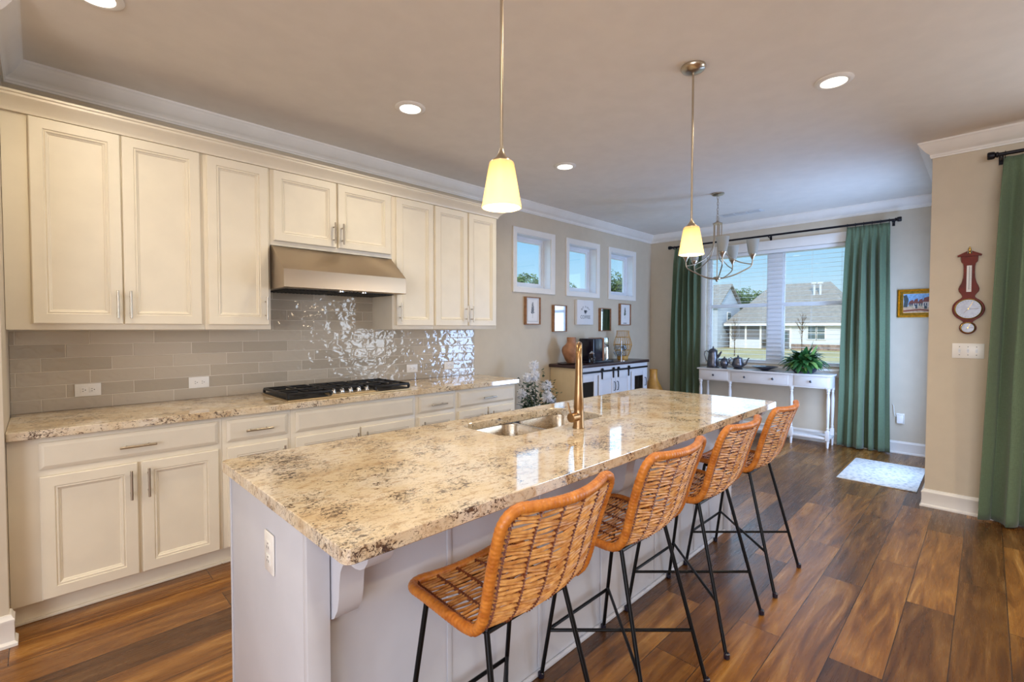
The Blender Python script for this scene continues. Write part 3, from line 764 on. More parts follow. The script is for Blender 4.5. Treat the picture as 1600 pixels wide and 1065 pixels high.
def loopat(poly, ins, z):
    out = []
    for a in angs:
        d = ray_to_poly(poly, a, (scx, scy)); x, y = scx + d * math.cos(a), scy + d * math.sin(a)
        out.append((x, y))
    x0, x1 = min(p[0] for p in poly), max(p[0] for p in poly); y0, y1 = min(p[1] for p in poly), max(p[1] for p in poly)
    mx, my = (x0 + x1) / 2, (y0 + y1) / 2
    return [(mx + (p[0] - mx) * (1 - 2 * ins / (x1 - x0)), my + (p[1] - my) * (1 - 2 * ins / (y1 - y0)), z) for p in out]
b = MB()
Ls = [loopat(inner, 0, .876), loopat(inner, 0, .910), loopat(inner, -.002, .9132), loopat(inner, -.005, .914),
      loopat(outer, .0028, .914), loopat(outer, .0008, .9133), loopat(outer, 0, .9115), loopat(outer, 0, .879), loopat(outer, .003, .876)]
Ls.append(Ls[0]); b.loops(Ls, False, False)
T(b.build('island_countertop', 'granite', smooth=8), 'speckled cream granite top of the kitchen island', 'countertop')

# sink
t = E('kitchen_sink', 'stainless double bowl sink set under the island granite', 'sink', (scx, scy, .876))
def bowl(x0, x1, y0, y1, name):
    b = MB(); ol = rrect(x0, x1, y0, y1, .07, 6); cx, cy = (x0 + x1) / 2, (y0 + y1) / 2
    def sc(k): return [(cx + (p[0] - cx) * k, cy + (p[1] - cy) * k) for p in ol]
    L = []
    for k, z in ((1.0, -.001), (1.0, -.004), (.985, -.010), (.96, -.15), (.93, -.185), (.84, -.197), (.3, -.200)): L.append([(p[0], p[1], z) for p in sc(k)])
    b.loops(L, False, True)
    o = b.build(name, 'sinksteel', t, smooth=60)
    MB().lathe([(.042, -.1995), (.042, -.197), (.030, -.196), (.018, -.199)], (cx, cy, 0), 24).build('drain', 'chrome', o)
    return o
bowl(-.375, -.012, -.178, .178, 'bowl'); bowl(.012, .375, -.178, .178, 'bowl')
b = MB(); ol = rrect(-.40, .40, -.21, .21, .09, 6)
b.box(-.012, .012, -.178, .178, -.035, -.0015, .006)
b.build('divider', 'sinksteel', t)

# faucet
t = E('kitchen_faucet', 'tall brushed pull-down faucet standing beside the island sink', 'faucet', (1.907, -2.352, .914))
b = MB().lathe([(.029, .0005), (.029, .004), (.026, .010), (.024, .075), (.0225, .080), (.0225, .09), (.024, .095), (.021, .16), (.0175, .22), (.0155, .25)], (0, 0, 0), 28)
b.build('base', 'bronze_faucet', t, smooth=50)
pts = [(0, 0, .24), (0, 0, .305)]
for i in range(0, 15):
    a = PI * i / 14 * .97; pts.append(((.075 - .075 * math.cos(a)) * .80, (.075 - .075 * math.cos(a)) * .60, .315 + .075 * math.sin(a)))
b = MB().tube(pts, .0155, 20); b.build('spout', 'bronze_faucet', t, smooth=60)
MB().lathe([(.0165, 0), (.0185, -.02), (.0195, -.10), (.018, -.115), (.013, -.118)], (.120, .090, .302), 20).build('spray_head', 'bronze_faucet', t, smooth=50)
b = MB().cyl((-.062, 0, .055), .0225, .05, 20, 'x', .003); o = b.build('handle', 'bronze_faucet', t)
MB().tube([(-.052, 0, .06), (-.056, .010, .085), (-.062, .016, .125)], [.005, .0048, .0042], 8).build('lever', 'bronze_faucet', o)

# ================================================================== bar stools
def make_stool():
    t = E('bar_stool', 'x', 'bar stool', (0, 0, 0), group='rattan bar stools along the island')
    # centre line of the shell in side view
    prof = [(.205, .630), (.15, .634), (.08, .630), (0, .624), (-.06, .622), (-.098, .632), (-.122, .662), (-.138, .705), (-.155, .77), (-.175, .84), (-.197, .905), (-.219, .962)]
    # resample by arc length
    d = [0]
    for i in range(1, len(prof)): d.append(d[-1] + math.dist(prof[i], prof[i - 1]))
    tot = d[-1]
    def P(s):
        q = max(0, min(1, s)) * tot
        for i in range(1, len(prof)):
            if q <= d[i] + 1e-9:
                k = (q - d[i - 1]) / (d[i] - d[i - 1]); p0 = prof[max(i - 2, 0)]; p1, p2 = prof[i - 1], prof[i]; p3 = prof[min(i + 1, len(prof) - 1)]
                f = lambda a0, a1, a2, a3: .5 * ((2 * a1) + (-a0 + a2) * k + (2 * a0 - 5 * a1 + 4 * a2 - a3) * k * k + (-a0 + 3 * a1 - 3 * a2 + a3) * k ** 3)
                return (f(p0[0], p1[0], p2[0], p3[0]), f(p0[1], p1[1], p2[1], p3[1]))
        return prof[-1]
    sb = d[5] / tot
    def hw(s):
        # half width with rounded front and top corners
        w = lerp(.213, .205, min(1, s / sb)) if s < sb else lerp(.205, .222, (s - sb) / (1 - sb))
        rr = .055 / tot; m_ = min(s, 1 - s)
        if m_ < rr: w -= .055 * (1 - math.sqrt(max(0, 1 - (1 - m_ / rr) ** 2)))
        return w
    def Sf(s, u):   # u in -1..1
        y, z = P(s); w = hw(s); y1, z1 = P(min(1, s + .01)); y0, z0 = P(max(0, s - .01))
        ty, tz = y1 - y0, z1 - z0; l = math.hypot(ty, tz); ny, nz = tz / l, -ty / l   # normal pointing back/down
        back = max(0, min(1, (s - sb + .12) / .30))
        dep = lerp(.012, .036, back) * (1 - u * u)
        return Vector((u * w, y - abs(ny) * dep * (1 if ny < 0 or back > 0 else 1), z - abs(nz) * dep * (1 - .6 * back)))
    # rim
    rim = []
    N = 46
    ss = [(1 - math.cos(PI * i / N)) / 2 for i in range(N + 1)]
    for s in ss: rim.append(Sf(s, -1))
    for i in range(1, 12): rim.append(Sf(1, -1 + 2 * i / 12))
    for s in reversed(ss): rim.append(Sf(s, 1))
    for i in range(1, 12): rim.append(Sf(0, 1 - 2 * i / 12))
    # densify with wrapped-cane ripple
    dense = []
    for i in range(len(rim)):
        a, c = rim[i], rim[(i + 1) % len(rim)]; n_ = max(1, int((c - a).length / .003))
        for j in range(n_): dense.append(a.lerp(c, j / n_))
    rad = [.0149 if (i // 2) % 2 else .0141 for i in range(len(dense))]
    MB().tube(dense, rad, 9, closed=True).build('rim', 'rattan', t, smooth=60)
    # canes
    rnd = random.Random(3)
    def canes(s0, s1, n_, name, sl):
        b = MB()
        for k in range(n_):
            s = lerp(s0, s1, (k + .5) / n_); j0 = rnd.uniform(-.003, .003); kk = (k + .5) / n_
            for dd in ((0,) if sl else (0,)):
                pts = []
                for i in range(17):
                    u = -1 + 2 * i / 16
                    v_ = (1 - abs(u)) * (.030 * min(1, 1.6 * (1 - kk) + .25) if sl < 0 else rnd.uniform(-.002, .002))
                    w_ = .0035 * math.sin(u * 9 + k * 1.7)
                    pts.append(Sf(min(.992, max(.008, s - v_ / tot + j0 + w_ / tot + rnd.uniform(-.0015, .0015))), u))
                b.tube(pts, rnd.uniform(.0040, .0052), 6)
        b.build(name, 'rattan_cane', t, smooth=60)
    canes(.012, sb - .02, 19, 'woven_seat', 1); canes(sb - .02, .990, 30, 'woven_back', -1)
    for u in (-.90, -.55, -.19, .19, .55, .90):
        pts = []; rad = []
        nn = 150
        for i in range(nn + 1):
            s = lerp(.004, .996, i / nn); q = Sf(s, u); pts.append(q + Vector((0, (.0035 if i % 2 else -.0035), (.0035 if i % 2 else -.0035)))); rad.append(.0052 if (i // 1) % 2 else .0036)
        MB().tube(pts, rad, 6).build('rib', 'rattan_dark', t, smooth=60)
    # frame
    ft = [(-.178, .150), (.178, .150), (.158, -.086), (-.158, -.086)]; zt = .600
    fb = [(-.215, .237), (.215, .237), (.215, -.235), (-.215, -.235)]
    b = MB()
    loop = [(x, y, zt) for x, y in ft]
    for i in range(4): b.tube([loop[i], loop[(i + 1) % 4]], .0075, 8)
    for x, y in ft: b.tube([(x, y, zt), (x * .96, y * .97, zt + .024)], .006, 6)
    b.build('seat_frame', 'black_metal', t)
    def at_z(i, z):
        k = (zt - z) / (zt - .012); return Vector((lerp(ft[i][0], fb[i][0], k), lerp(ft[i][1], fb[i][1], k), z))
    for i in range(4):
        l = MB().tube([at_z(i, zt + .002), at_z(i, .3), at_z(i, .012)], .008, 10).build('leg', 'black_metal', t)
        q = at_z(i, 0); MB().cyl((q.x, q.y, 0.0), .0125, .026, 14, b=.004).build('foot_cap', 'dark_plastic', l)
    MB().tube([at_z(0, .205), at_z(1, .205)], .0068, 8).build('footrest', 'black_metal', t)
    MB().tube([at_z(0, .200), at_z(2, .200)], .0065, 8).build('cross_brace', 'black_metal', t)
    MB().tube([at_z(1, .212), at_z(3, .212)], .0065, 8).build('cross_brace', 'black_metal', t)
    return t
SL = ['rattan bar stool nearest the camera, at the outlet end of the island', 'second rattan bar stool from the outlet end of the island', 'third rattan bar stool from the outlet end of the island', 'rattan bar stool at the nook end of the island, farthest from the outlet']
st = make_stool(); st['label'] = SL[0]; st.location = (1.075, -2.722, 0)
for i, x in enumerate((1.712, 2.345, 2.985)): dup(st, (x, -2.722, 0), SL[i + 1])

# ================================================================== pendants, chandelier, downlights
def pendant(lab, x, y, ztop):
    t = E('pendant_light', lab, 'pendant light', (x, y, H), group='pendant lights over the island')
    MB().lathe([(.064, -.0005), (.064, -.010), (.056, -.022), (.030, -.030), (.008, -.034)], (0, 0, 0), 32).build('canopy', 'nickel', t, smooth=50)
    zt = ztop - H
    MB().cyl((0, 0, zt + .03), .0055, -zt - .06, 12).build('stem', 'nickel', t)
    MB().lathe([(.006, zt + .045), (.010, zt + .030), (.020, zt + .014), (.034, zt + .004), (.036, zt - .002), (.034, zt - .006)], (0, 0, 0), 28).build('socket_cap', 'nickel', t, smooth=50)
    s = MB().lathe([(.032, zt - .003), (.040, zt - .002), (.0415, zt - .006), (.066, zt - .145), (.067, zt - .150), (.0645, zt - .151), (.0385, zt - .008)], (0, 0, 0), 36, cap=False)
    s.build('glass_shade', 'shade_warm', t, smooth=50)
    MB().lathe([(.010, zt - .03), (.014, zt - .045), (.026, zt - .075), (.028, zt - .09), (.022, zt - .105), (.008, zt - .113)], (0, 0, 0), 20).build('bulb', 'bulb', t, smooth=60)
    l = bpy.data.lights.new('pendant_lamp', 'POINT'); l.energy = 3; l.color = (1, .80, .55); l.shadow_soft_size = .03
    o = bpy.data.objects.new('pendant_lamp', l); COL.objects.link(o); o.location = (x, y, ztop - .165)
    return t
pendant('frosted glass pendant hanging over the outlet end of the island', 1.216, -2.55, 1.935)
pendant('frosted glass pendant hanging over the nook end of the island', 2.65, -2.55, 1.935)

def chandelier():
    t = E('chandelier', 'brushed nickel chandelier with upturned frosted shades in the nook', 'chandelier', (5.193, -1.675, H))
    MB().lathe([(.062, -.0005), (.062, -.012), (.050, -.020), (.010, -.026)], n=28).build('canopy', 'nickel', t, smooth=50)
    b = MB(); z = -.026; k = 0
    while z > -.27:
        pts = []
        for i in range(12):
            a = 2 * PI * i / 12; u = .010 * math.cos(a); v = -.018 + .019 * math.sin(a)
            pts.append((u, 0, z + v) if k % 2 else (0, u, z + v))
        b.tube(pts, .0022, 5, closed=True); z -= .031; k += 1
    b.tube([(0, 0, -.02), (.008, .006, -.12), (-.008, .004, -.22), (.0, .0, -.31)], .0018, 5)
    for q in range(2):
        b.tube([(.03 * math.cos(a) + .012, .008 * q, -.27 + .035 * math.sin(a)) for a in [2 * PI * i / 12 for i in range(12)]], .0018, 5, closed=True)
    b.build('chain', 'nickel', t)
    b = MB().lathe([(.006, -.285), (.012, -.290), (.030, -.305), (.048, -.312), (.048, -.322), (.010, -.324)], n=24)
    b.cyl((0, 0, -.90), .005, .60, 10)
    b.lathe([(.004, -.925), (.012, -.918), (.014, -.905), (.036, -.898), (.040, -.885), (.034, -.875), (.008, -.870)], n=24)
    b.build('column', 'nickel', t, smooth=40)
    for i in range(5):
        a0 = math.radians(-72 + 72 * i) + math.radians(-6); c, s_ = math.cos(a0), math.sin(a0); Rr = .335
        def q(r_, z_): return (r_ * c, r_ * s_, z_)
        pts = [q(.040, -.318), q(.040, -.42), q(.042, -.50), q(.055, -.57), q(.085, -.635), q(.14, -.69), q(.22, -.735), q(Rr - .03, -.758), q(Rr, -.760)]
        low = [q(.030, -.888), q(.08, -.885), q(.16, -.865), q(.25, -.825), q(.32, -.785), q(Rr - .002, -.745), q(Rr, -.70)]
        def sm(pp):
            o_ = []
            for j in range(len(pp) - 1):
                p0, p1, p2, p3 = [Vector(pp[max(0, min(len(pp) - 1, j + d_))]) for d_ in (-1, 0, 1, 2)]
                for m_ in range(4):
                    k_ = m_ / 4; o_.append(.5 * ((2 * p1) + (p2 - p0) * k_ + (2 * p0 - 5 * p1 + 4 * p2 - p3) * k_ * k_ + (3 * p1 - p0 - 3 * p2 + p3) * k_ ** 3))
            o_.append(Vector(pp[-1])); return o_
        am = MB().tube(sm(pts), .0055, 8).tube(sm(low), .0065, 8)
        am.lathe([(.006, -.72), (.012, -.708), (.020, -.690), (.034, -.672), (.036, -.662), (.030, -.660)], q(Rr, 0), 20)
        arm = am.build('arm', 'nickel', t, smooth=50)
        MB().lathe([(.030, -.659), (.040, -.655), (.062, -.515), (.0595, -.515), (.038, -.650)], q(Rr, 0), 28, cap=False).build('glass_shade', 'shade_cool', arm, smooth=50)
        MB().lathe([(.012, -.658), (.014, -.63), (.026, -.60), (.028, -.58), (.018, -.556), (.006, -.550)], q(Rr, 0), 16).build('bulb', 'bulb_off', arm, smooth=60)
chandelier()

def downlight(x, y, lab, e_=6.5):
    t = E('recessed_light', lab, 'recessed light', (x, y, H), group='recessed ceiling lights')
    MB().lathe([(.066, -.0005), (.096, -.0005), (.096, -.004), (.084, -.011), (.068, -.012), (.064, -.008)], n=36, cap=False).build('trim_ring', 'trim', t, smooth=50)
    MB().lathe([(.0655, -.009), (.0655, -.0105)], n=36).build('lens', 'lens', t)
    l = bpy.data.lights.new('downlight_lamp', 'AREA'); l.shape = 'DISK'; l.size = .12; l.energy = e_; l.color = (1, .86, .62); l.spread = math.radians(150)
    o = bpy.data.objects.new('downlight_lamp', l); COL.objects.link(o); o.location = (x, y, H - .013)
for x, y, lab in ((1.832, -1.055, 'recessed ceiling light above the cooktop side aisle'), (3.395, -1.07, 'recessed ceiling light nearest the small square windows'), (3.358, -3.055, 'recessed ceiling light nearest the beige wall corner'), (.314, -.997, 'recessed ceiling light above the wall end of the counter'),
                  (1.80, -3.05, 'recessed ceiling light above the first stools'), (.3, -3.05, 'recessed ceiling light above the camera')):
    downlight(x, y, lab)
for x, y, lab in ((3.4, -5.2, 'recessed living room light near the large window'), (1.6, -5.2, 'recessed living room light behind the camera'), (-.8, -5.2, 'recessed living room light by the entry side'), (1.6, -7.4, 'recessed living room light at the back wall'), (-1.8, -2.2, 'recessed light in the side hall')):
    downlight(x, y, lab, 14)

# ceiling vent
t = E('ceiling_vent', 'white ceiling air vent in front of the nook window', 'vent', (6.25, -1.54, H))
b = MB(); b.box(-.075, .075, -.24, .24, -.006, -.0005, .002)
b.build('frame', 'ventwhite', t)
for k in (-1, 0, 1):
    b = MB()
    b.box(-.045, .045, k * .145 - .062, k * .145 + .062, -.0072, -.006)
    b.build('opening', 'grey_vent', t, smooth=0)
    b = MB()
    for i in range(7): x = -.039 + i * .013; b.box(x - .0035, x + .0035, k * .145 - .062, k * .145 + .062, -.011, -.0072)
    b.build('louver', 'ventwhite', t, smooth=0)

# ================================================================== curtains and rods
def curtain(lab, x, y0, y1, z0, z1, pleats, seed, yb0, yb1, group=None):
    t = E('curtain', lab, 'curtain', (x, (y0 + y1) / 2, 0), group=group)
    oy = -(y0 + y1) / 2; rn = random.Random(seed)
    ny, nz = pleats * 18, 46; ph = [rn.uniform(-.4, .4) for _ in range(pleats + 2)]; am = [rn.uniform(.5, 1.45) for _ in range(pleats + 2)]
    rows = []
    for j in range(nz + 1):
        v = j / nz; z = lerp(z1, z0, v)
        a0 = lerp(y0, yb0, v ** .8); a1 = lerp(y1, yb1, v ** .8)
        row = []
        for i in range(ny + 1):
            u = i / ny; q = u * pleats; k = int(min(q, pleats - 1)); fr = q - k
            pinch = math.exp(-((v - .035) / .022) ** 2)
            amp = lerp(.012, .042, min(1, v * 6)) * am[k]
            w1 = math.cos(2 * PI * (q + ph[k] * min(1, v * 2) * .25))
            d_ = amp * w1 * (1 - .25 * math.sin(3 * PI * v + k)) + lerp(.006, .026, v) * math.sin(2 * PI * q * .43 + seed + v * 1.2)
            if fr < .22 or fr > .78:   # pinch pleat
                f2 = abs((fr + .5) % 1 - .5) / .22; d_ = d_ * (1 - pinch * .7) - .022 * (1 - f2) * max(0, 1 - v * 14)
            d_ += .016 * math.sin(PI * v)
            row.append((-d_, lerp(a0, a1, u) + .010 * math.sin(2 * PI * q * 2 + v) * v + oy, z + .004 * math.sin(q * 3 + seed) * (v > .97)))
        rows.append(row)
    vs = [p for r_ in rows for p in r_]; n1 = ny + 1
    fs = [(j * n1 + i, j * n1 + i + 1, (j + 1) * n1 + i + 1, (j + 1) * n1 + i) for j in range(nz) for i in range(ny)]
    b = MB(); b.add(vs, fs); o = b.build('fabric', 'curtain', t, smooth=180)
    md = o.modifiers.new('t', 'SOLIDIFY'); md.thickness = .003
    for k in range(pleats + 1):
        y = lerp(y0 + (.006 if y1 > y0 else -.006), y1 - (.006 if y1 > y0 else -.006), k / pleats) + oy
        b = MB(); b.tube([(-.0 + .019 * math.cos(a), y, z1 + .020 + .019 * math.sin(a)) for a in [2 * PI * i / 16 for i in range(16)]], .0022, 6, closed=True)
        b.tube([(0, y, z1 + .002), (0, y, z1 - .012)], .0018, 5); b.build('ring', 'rod', t)
    return t
RX = 6.745
curtain('green curtain between the console table and the gilt painting', RX, -2.53, -2.925, .012, 2.545, 5, 2, -2.49, -2.975, 'green curtains at the nook window')
curtain('green curtain beside the coffee bar corner at the nook window', RX, -.43, -.845, .012, 2.545, 5, 5, -.40, -.86, 'green curtains at the nook window')
curtain('green curtain hanging at the living room window beside the light switches', 4.885, -3.76, -4.45, .012, 2.575, 6, 9, -3.69, -4.50)
def rod(lab, x, y0, y1, z, xw, br):
    t = E('curtain_rod', lab, 'curtain rod', (x, y0, z))
    L_ = y1 - y0; n = 12 if L_ > 0 else 12
    MB().cyl((0, min(0, L_), 0), .0125, abs(L_), 14, 'y').build('pole', 'rod', t)
    for y, s in ((0, -1 if L_ > 0 else 1), (L_, 1 if L_ > 0 else -1)):
        p = [(.014, 0), (.019, .004), (.019, .012), (.014, .016), (.024, .022), (.026, .034), (.026, .052), (.022, .058)]
        MB().lathe([(r_, y + s * h) for r_, h in p], (0, 0, 0), 20, 'y').build('finial', 'rod', t)
    for y in br:
        MB().tube([(0, y - y0, -.012), (0, y - y0, -.02), (xw - x - .004, y - y0, -.02)], .006, 8).box(xw - x - .008, xw - x - .001, y - y0 - .012, y - y0 + .012, -.05, .02).build('bracket', 'rod', t)
rod('black curtain rod above the nook window', RX, -.40, -2.965, 2.567, XF, (-.415, -1.7, -2.945))
rod('black curtain rod on the beige wall above the light switches', 4.885, -3.735, -6.7, 2.597, XP, (-3.748, -5.2, -6.65))

# ================================================================== console table
t = E('console_table', 'long white console table with three drawers under the nook window', 'console table', (6.62, -1.68, 0))
b = MB(); b.box(-.14, .16, -.785, .775, .828, .848, .004); b.box(-.155, -.13, -.385, .365, .828, .848, .004); b.build('top', 'console', t)
b = MB(); b.box(-.115, .145, -.765, .755, .685, .828, .002); b.build('apron', 'console', t)
for y0, y1, ks in ((-.745, -.40, [-.575]), (-.335, .325, [-.17, .16]), (.375, .735, [.555])):
    d = MB().box(-.122, -.112, y0, y1, .700, .818, .002).build('drawer', 'console', t)
    for yk in ks: MB().lathe([(.006, 0), (.007, -.010), (.013, -.016), (.014, -.022), (.008, -.027)], (-.122, yk, .760), 14, 'x').build('knob', 'pewter', d)
legp = [(.022, .685), (.022, .66), (.018, .655), (.014, .645), (.019, .635), (.013, .622), (.021, .56), (.019, .45), (.013, .25), (.012, .235), (.018, .225), (.012, .212), (.019, .20)]
for x in (-.10, .13):
    for y in ((-.745, -.37, .35, .735) if x < 0 else (-.745, .735)):
        b = MB(); b.lathe(legp, (x, y, 0), 14); b.box(x - .021, x + .021, y - .021, y + .021, .685, .70); b.box(x - .021, x + .021, y - .021, y + .021, .085, .20, .003)
        b.lathe([(.020, .085), (.012, 0)], (x, y, 0), 4); b.build('leg', 'console', t, smooth=40)
MB().box(-.115, .145, -.765, .755, .10, .125, .003).build('shelf', 'console', t)

# items on console
CT = .849
def pot_spout_handle(): pass
t = E('coffee_pot', 'tall pewter coffee pot on the console, nearest the corner curtain', 'coffee pot', (6.60, -1.075, CT), group='pewter pots on the console table')
MB().lathe([(.080, .0), (.082, .010), (.074, .018), (.078, .04), (.070, .11), (.062, .17), (.056, .21), (.060, .222)], n=28).build('body', 'pewter', t, smooth=40)
MB().lathe([(.060, .223), (.058, .230), (.040, .248), (.020, .258), (.010, .262), (.012, .272), (.008, .282), (.003, .290)], n=24).build('lid', 'pewter', t, smooth=40)
MB().tube([(0, .055, .200), (0, .085, .225), (0, .112, .215), (0, .118, .17), (0, .100, .11), (0, .074, .075)], .006, 8).build('handle', 'pewter', t, smooth=60)
MB().tube([(0, -.055, .14), (0, -.08, .17), (0, -.10, .205), (0, -.112, .222)], [.02, .016, .012, .009], 10).build('spout', 'pewter', t, smooth=60)
t = E('creamer', 'small pewter pot between the tall coffee pot and the teapot', 'pot', (6.55, -1.245, CT), group='pewter pots on the console table')
MB().lathe([(.034, .0), (.036, .008), (.026, .018), (.046, .045), (.052, .075), (.044, .10), (.036, .115), (.042, .122)], n=24).build('body', 'pewter', t, smooth=40)
MB().lathe([(.040, .123), (.028, .135), (.008, .143), (.010, .152), (.004, .16)], n=20).build('lid', 'pewter', t, smooth=40)
MB().tube([(0, .040, .11), (0, .070, .125), (0, .082, .10), (0, .07, .06), (0, .046, .05)], .004, 8).build('handle', 'pewter', t, smooth=60)
MB().tube([(0, -.044, .07), (0, -.068, .10), (0, -.078, .122)], [.011, .008, .006], 8).build('spout', 'pewter', t, smooth=60)
t = E('teapot', 'round pewter teapot with a curved spout, third from the corner curtain', 'teapot', (6.60, -1.40, CT), group='pewter pots on the console table')
MB().lathe([(.055, .0), (.058, .008), (.045, .016), (.070, .04), (.078, .06), (.070, .085), (.058, .125), (.056, .14)], n=28).build('body', 'pewter', t, smooth=40)
MB().lathe([(.055, .141), (.040, .152), (.010, .158), (.010, .166), (.014, .172), (.004, .182)], n=20).build('lid', 'pewter', t, smooth=40)
MB().tube([(0, .060, .125), (0, .095, .145), (0, .118, .13), (0, .115, .09), (0, .095, .055), (0, .075, .05)], .005, 8).build('handle', 'pewter', t, smooth=60)
MB().tube([(0, -.070, .055), (0, -.10, .07), (0, -.112, .11), (0, -.128, .145), (0, -.14, .15)], [.014, .011, .009, .007, .006], 10).build('spout', 'pewter', t, smooth=60)
t = T(MB().lathe([(.035, 0), (.045, .004), (.05, .010), (.10, .032), (.150, .050), (.152, .054), (.148, .054), (.098, .037), (.04, .014), (.01, .012)], n=36).build('shallow_bowl', 'dark_bowl', None, (6.60, -1.725, CT), smooth=40), 'wide shallow dark bowl in the middle of the console', 'bowl')
t = E('potted_plant', 'leafy variegated plant in a dark round bowl on the console', 'potted plant', (6.57, -2.165, CT))
MB().lathe([(.085, 0), (.10, .006), (.125, .03), (.142, .065), (.140, .09), (.132, .10), (.128, .096), (.134, .07)], n=32).build('pot', 'dark_bowl', t, smooth=50)
MB().lathe([(.001, .086), (.128, .084)], n=24).build('soil', 'soil', t)
rn = random.Random(11)
def leafblade(b, base, az, el, ln, wd, droop, n=6, zmin=.012):
    L_ = []; p = Vector(base); d = Vector((math.cos(az) * math.cos(el), math.sin(az) * math.cos(el), math.sin(el))); side = Vector((-math.sin(az), math.cos(az), 0))
    vs = []
    for i in range(n + 1):
        k = i / n; w_ = wd * math.sin(PI * min(1, k * .92 + .06)) ** .8
        up = side.cross(d)
        vs += [p - side * w_ + up * w_ * .35, p.copy(), p + side * w_ + up * w_ * .35]
        p = p + d * (ln / n); p.z = max(p.z, zmin); d = (d + Vector((0, 0, -droop / n))).normalized()
    fs = []
    for i in range(n):
        a = i * 3; fs += [(a, a + 1, a + 4, a + 3), (a + 1, a + 2, a + 5, a + 4)]
    b.add(vs, fs)
for nm, cnt, mm in (('leaves', 170, 'leaf'), ('variegated_leaves', 46, 'leaf_light')):
    b = MB()
    for i in range(cnt):
        az = rn.uniform(0, 2 * PI); r0 = rn.uniform(0, .07); el = rn.uniform(.25, 1.35)
        leafblade(b, (r0 * math.cos(az), r0 * math.sin(az), .085 + rn.uniform(0, .05)), az, el, rn.uniform(.14, .27), rn.uniform(.018, .034), rn.uniform(1.2, 2.8))
    if mm == 'leaf_light':
        leafblade(b, (0, 0, .1), 4.9, 1.3, .31, .030, .25); leafblade(b, (0, -.02, .1), 4.3, 1.15, .28, .030, .5)
    o = b.build(nm, mm, t, smooth=60)

# ================================================================== coffee bar cabinet
BX0, BX1, BYF, BH = 4.43, 6.04, -.43, .955
t = E('bar_cabinet', 'farmhouse coffee bar cabinet with sliding barn doors and dark top', 'cabinet', ((BX0 + BX1) / 2, -.002, 0))
ox = -(BX0 + BX1) / 2; x0, x1 = BX0 + ox, BX1 + ox
MB().box(x0, x1, 0, BYF, BH - .035, BH, .004).build('top', 'darkwood', t)
b = MB(); b.box(x0 + .02, x0 + .045, -.01, BYF + .02, .04, BH - .035, .001)
for i in range(1, 4): b.box(x0 + .0185, x0 + .02, BYF + .02 + i * .1 - .0015, BYF + .02 + i * .1 + .0015, .04, BH - .036)
b.build('side_panel', 'barnwood', t); MB().box(x1 - .045, x1 - .02, -.01, BYF + .02, .04, BH - .035, .001).build('side_panel', 'barwhite', t)
b = MB(); b.box(x0 + .045, x1 - .045, -.01, -.02, .04, BH - .035); b.box(x0 + .045, x1 - .045, -.02, BYF + .03, .04, .07)
for x in (x0 + .045, -.36, .36, x1 - .055): b.box(x, x + .012, -.02, BYF + .03, .07, BH - .035)
b.box(x0 + .045, x1 - .045, BYF + .03, BYF + .02, BH - .14, BH - .035)
b.build('carcass', 'barwhite', t, smooth=0)
MB().box(x0 + .03, x1 - .03, BYF + .012, BYF + .005, BH - .105, BH - .082, .001).build('rail', 'rod', t)
yf = BYF + .018
def barndoor(a, c, glass):
    z0, z1, s_ = .075, BH - .13, .075
    b = MB(); b.box(a, a + s_, yf, yf + .018, z0, z1, .002); b.box(c - s_, c, yf, yf + .018, z0, z1, .002)
    b.box(a + s_, c - s_, yf, yf + .018, z0, z0 + s_, .002); b.box(a + s_, c - s_, yf, yf + .018, z1 - s_, z1, .002)
    if not glass: b.box(a + s_, c - s_, yf + .008, yf + .016, z0 + s_, z1 - s_)
    else: b.box(a + s_, c - s_, yf + .002, yf + .016, .36, .42)
    d = b.build('door', 'barwhite', t)
    if glass: MB().box(a + s_, c - s_, yf + .009, yf + .012, z0 + s_, z1 - s_).build('glass_pane', 'smoke_glass', d, smooth=0)
    return d
def barpull(d, x, z=.66):
    MB().tube([(x, yf, z + .055), (x, yf - .02, z + .05), (x, yf - .026, z), (x, yf - .02, z - .05), (x, yf, z - .055)], .005, 8).build('handle', 'black_metal', d)
def hanger(d, x):
    b = MB(); b.box(x - .010, x + .010, yf - .012, yf - .004, BH - .19, BH - .07, .001); b.cyl((x, yf - .018, BH - .075), .019, .012, 18, 'y'); b.build('hanger', 'black_metal', d)
gd1 = barndoor(x0 + .05, -.385, True); barpull(gd1, x0 + .085)
md1 = barndoor(-.36, -.003, False); barpull(md1, -.035); hanger(md1, -.30); hanger(md1, -.055)
md2 = barndoor(.003, .36, False); barpull(md2, .035); hanger(md2, .055); hanger(md2, .30)
gd2 = barndoor(.385, x1 - .05, True); barpull(gd2, x1 - .085)
MB().lathe([(.03, .075), (.034, .08), (.04, .25), (.02, .30), (.018, .34)], (0, -.0, 0), 16)
o = MB().lathe([(.035, 0), (.04, .01), (.042, .16), (.02, .20), (.015, .26)], n=18).build('bottle', 'dark_bowl', None, (4.62, -.24, .071)); T(o, 'dark bottle inside the glass door of the coffee bar at its flower end', 'bottle')
o = MB().box(-.06, .06, -.03, .03, 0, .12, .004).build('tea_box', 'redlight', None, (5.83, -.28, .4)); o.location = (5.83, -.30, .424)  # plain red box on the cabinet shelf
T(o, 'red box behind the glass door nearest the room corner', 'box')
MB().box(.385, x1 - .06, -.03, BYF + .04, .405, .42).build('shelf', 'barwhite', t, smooth=0)
MB().box(x0 + .06, -.37, -.03, BYF + .04, .405, .42).build('shelf', 'barwhite', t, smooth=0)

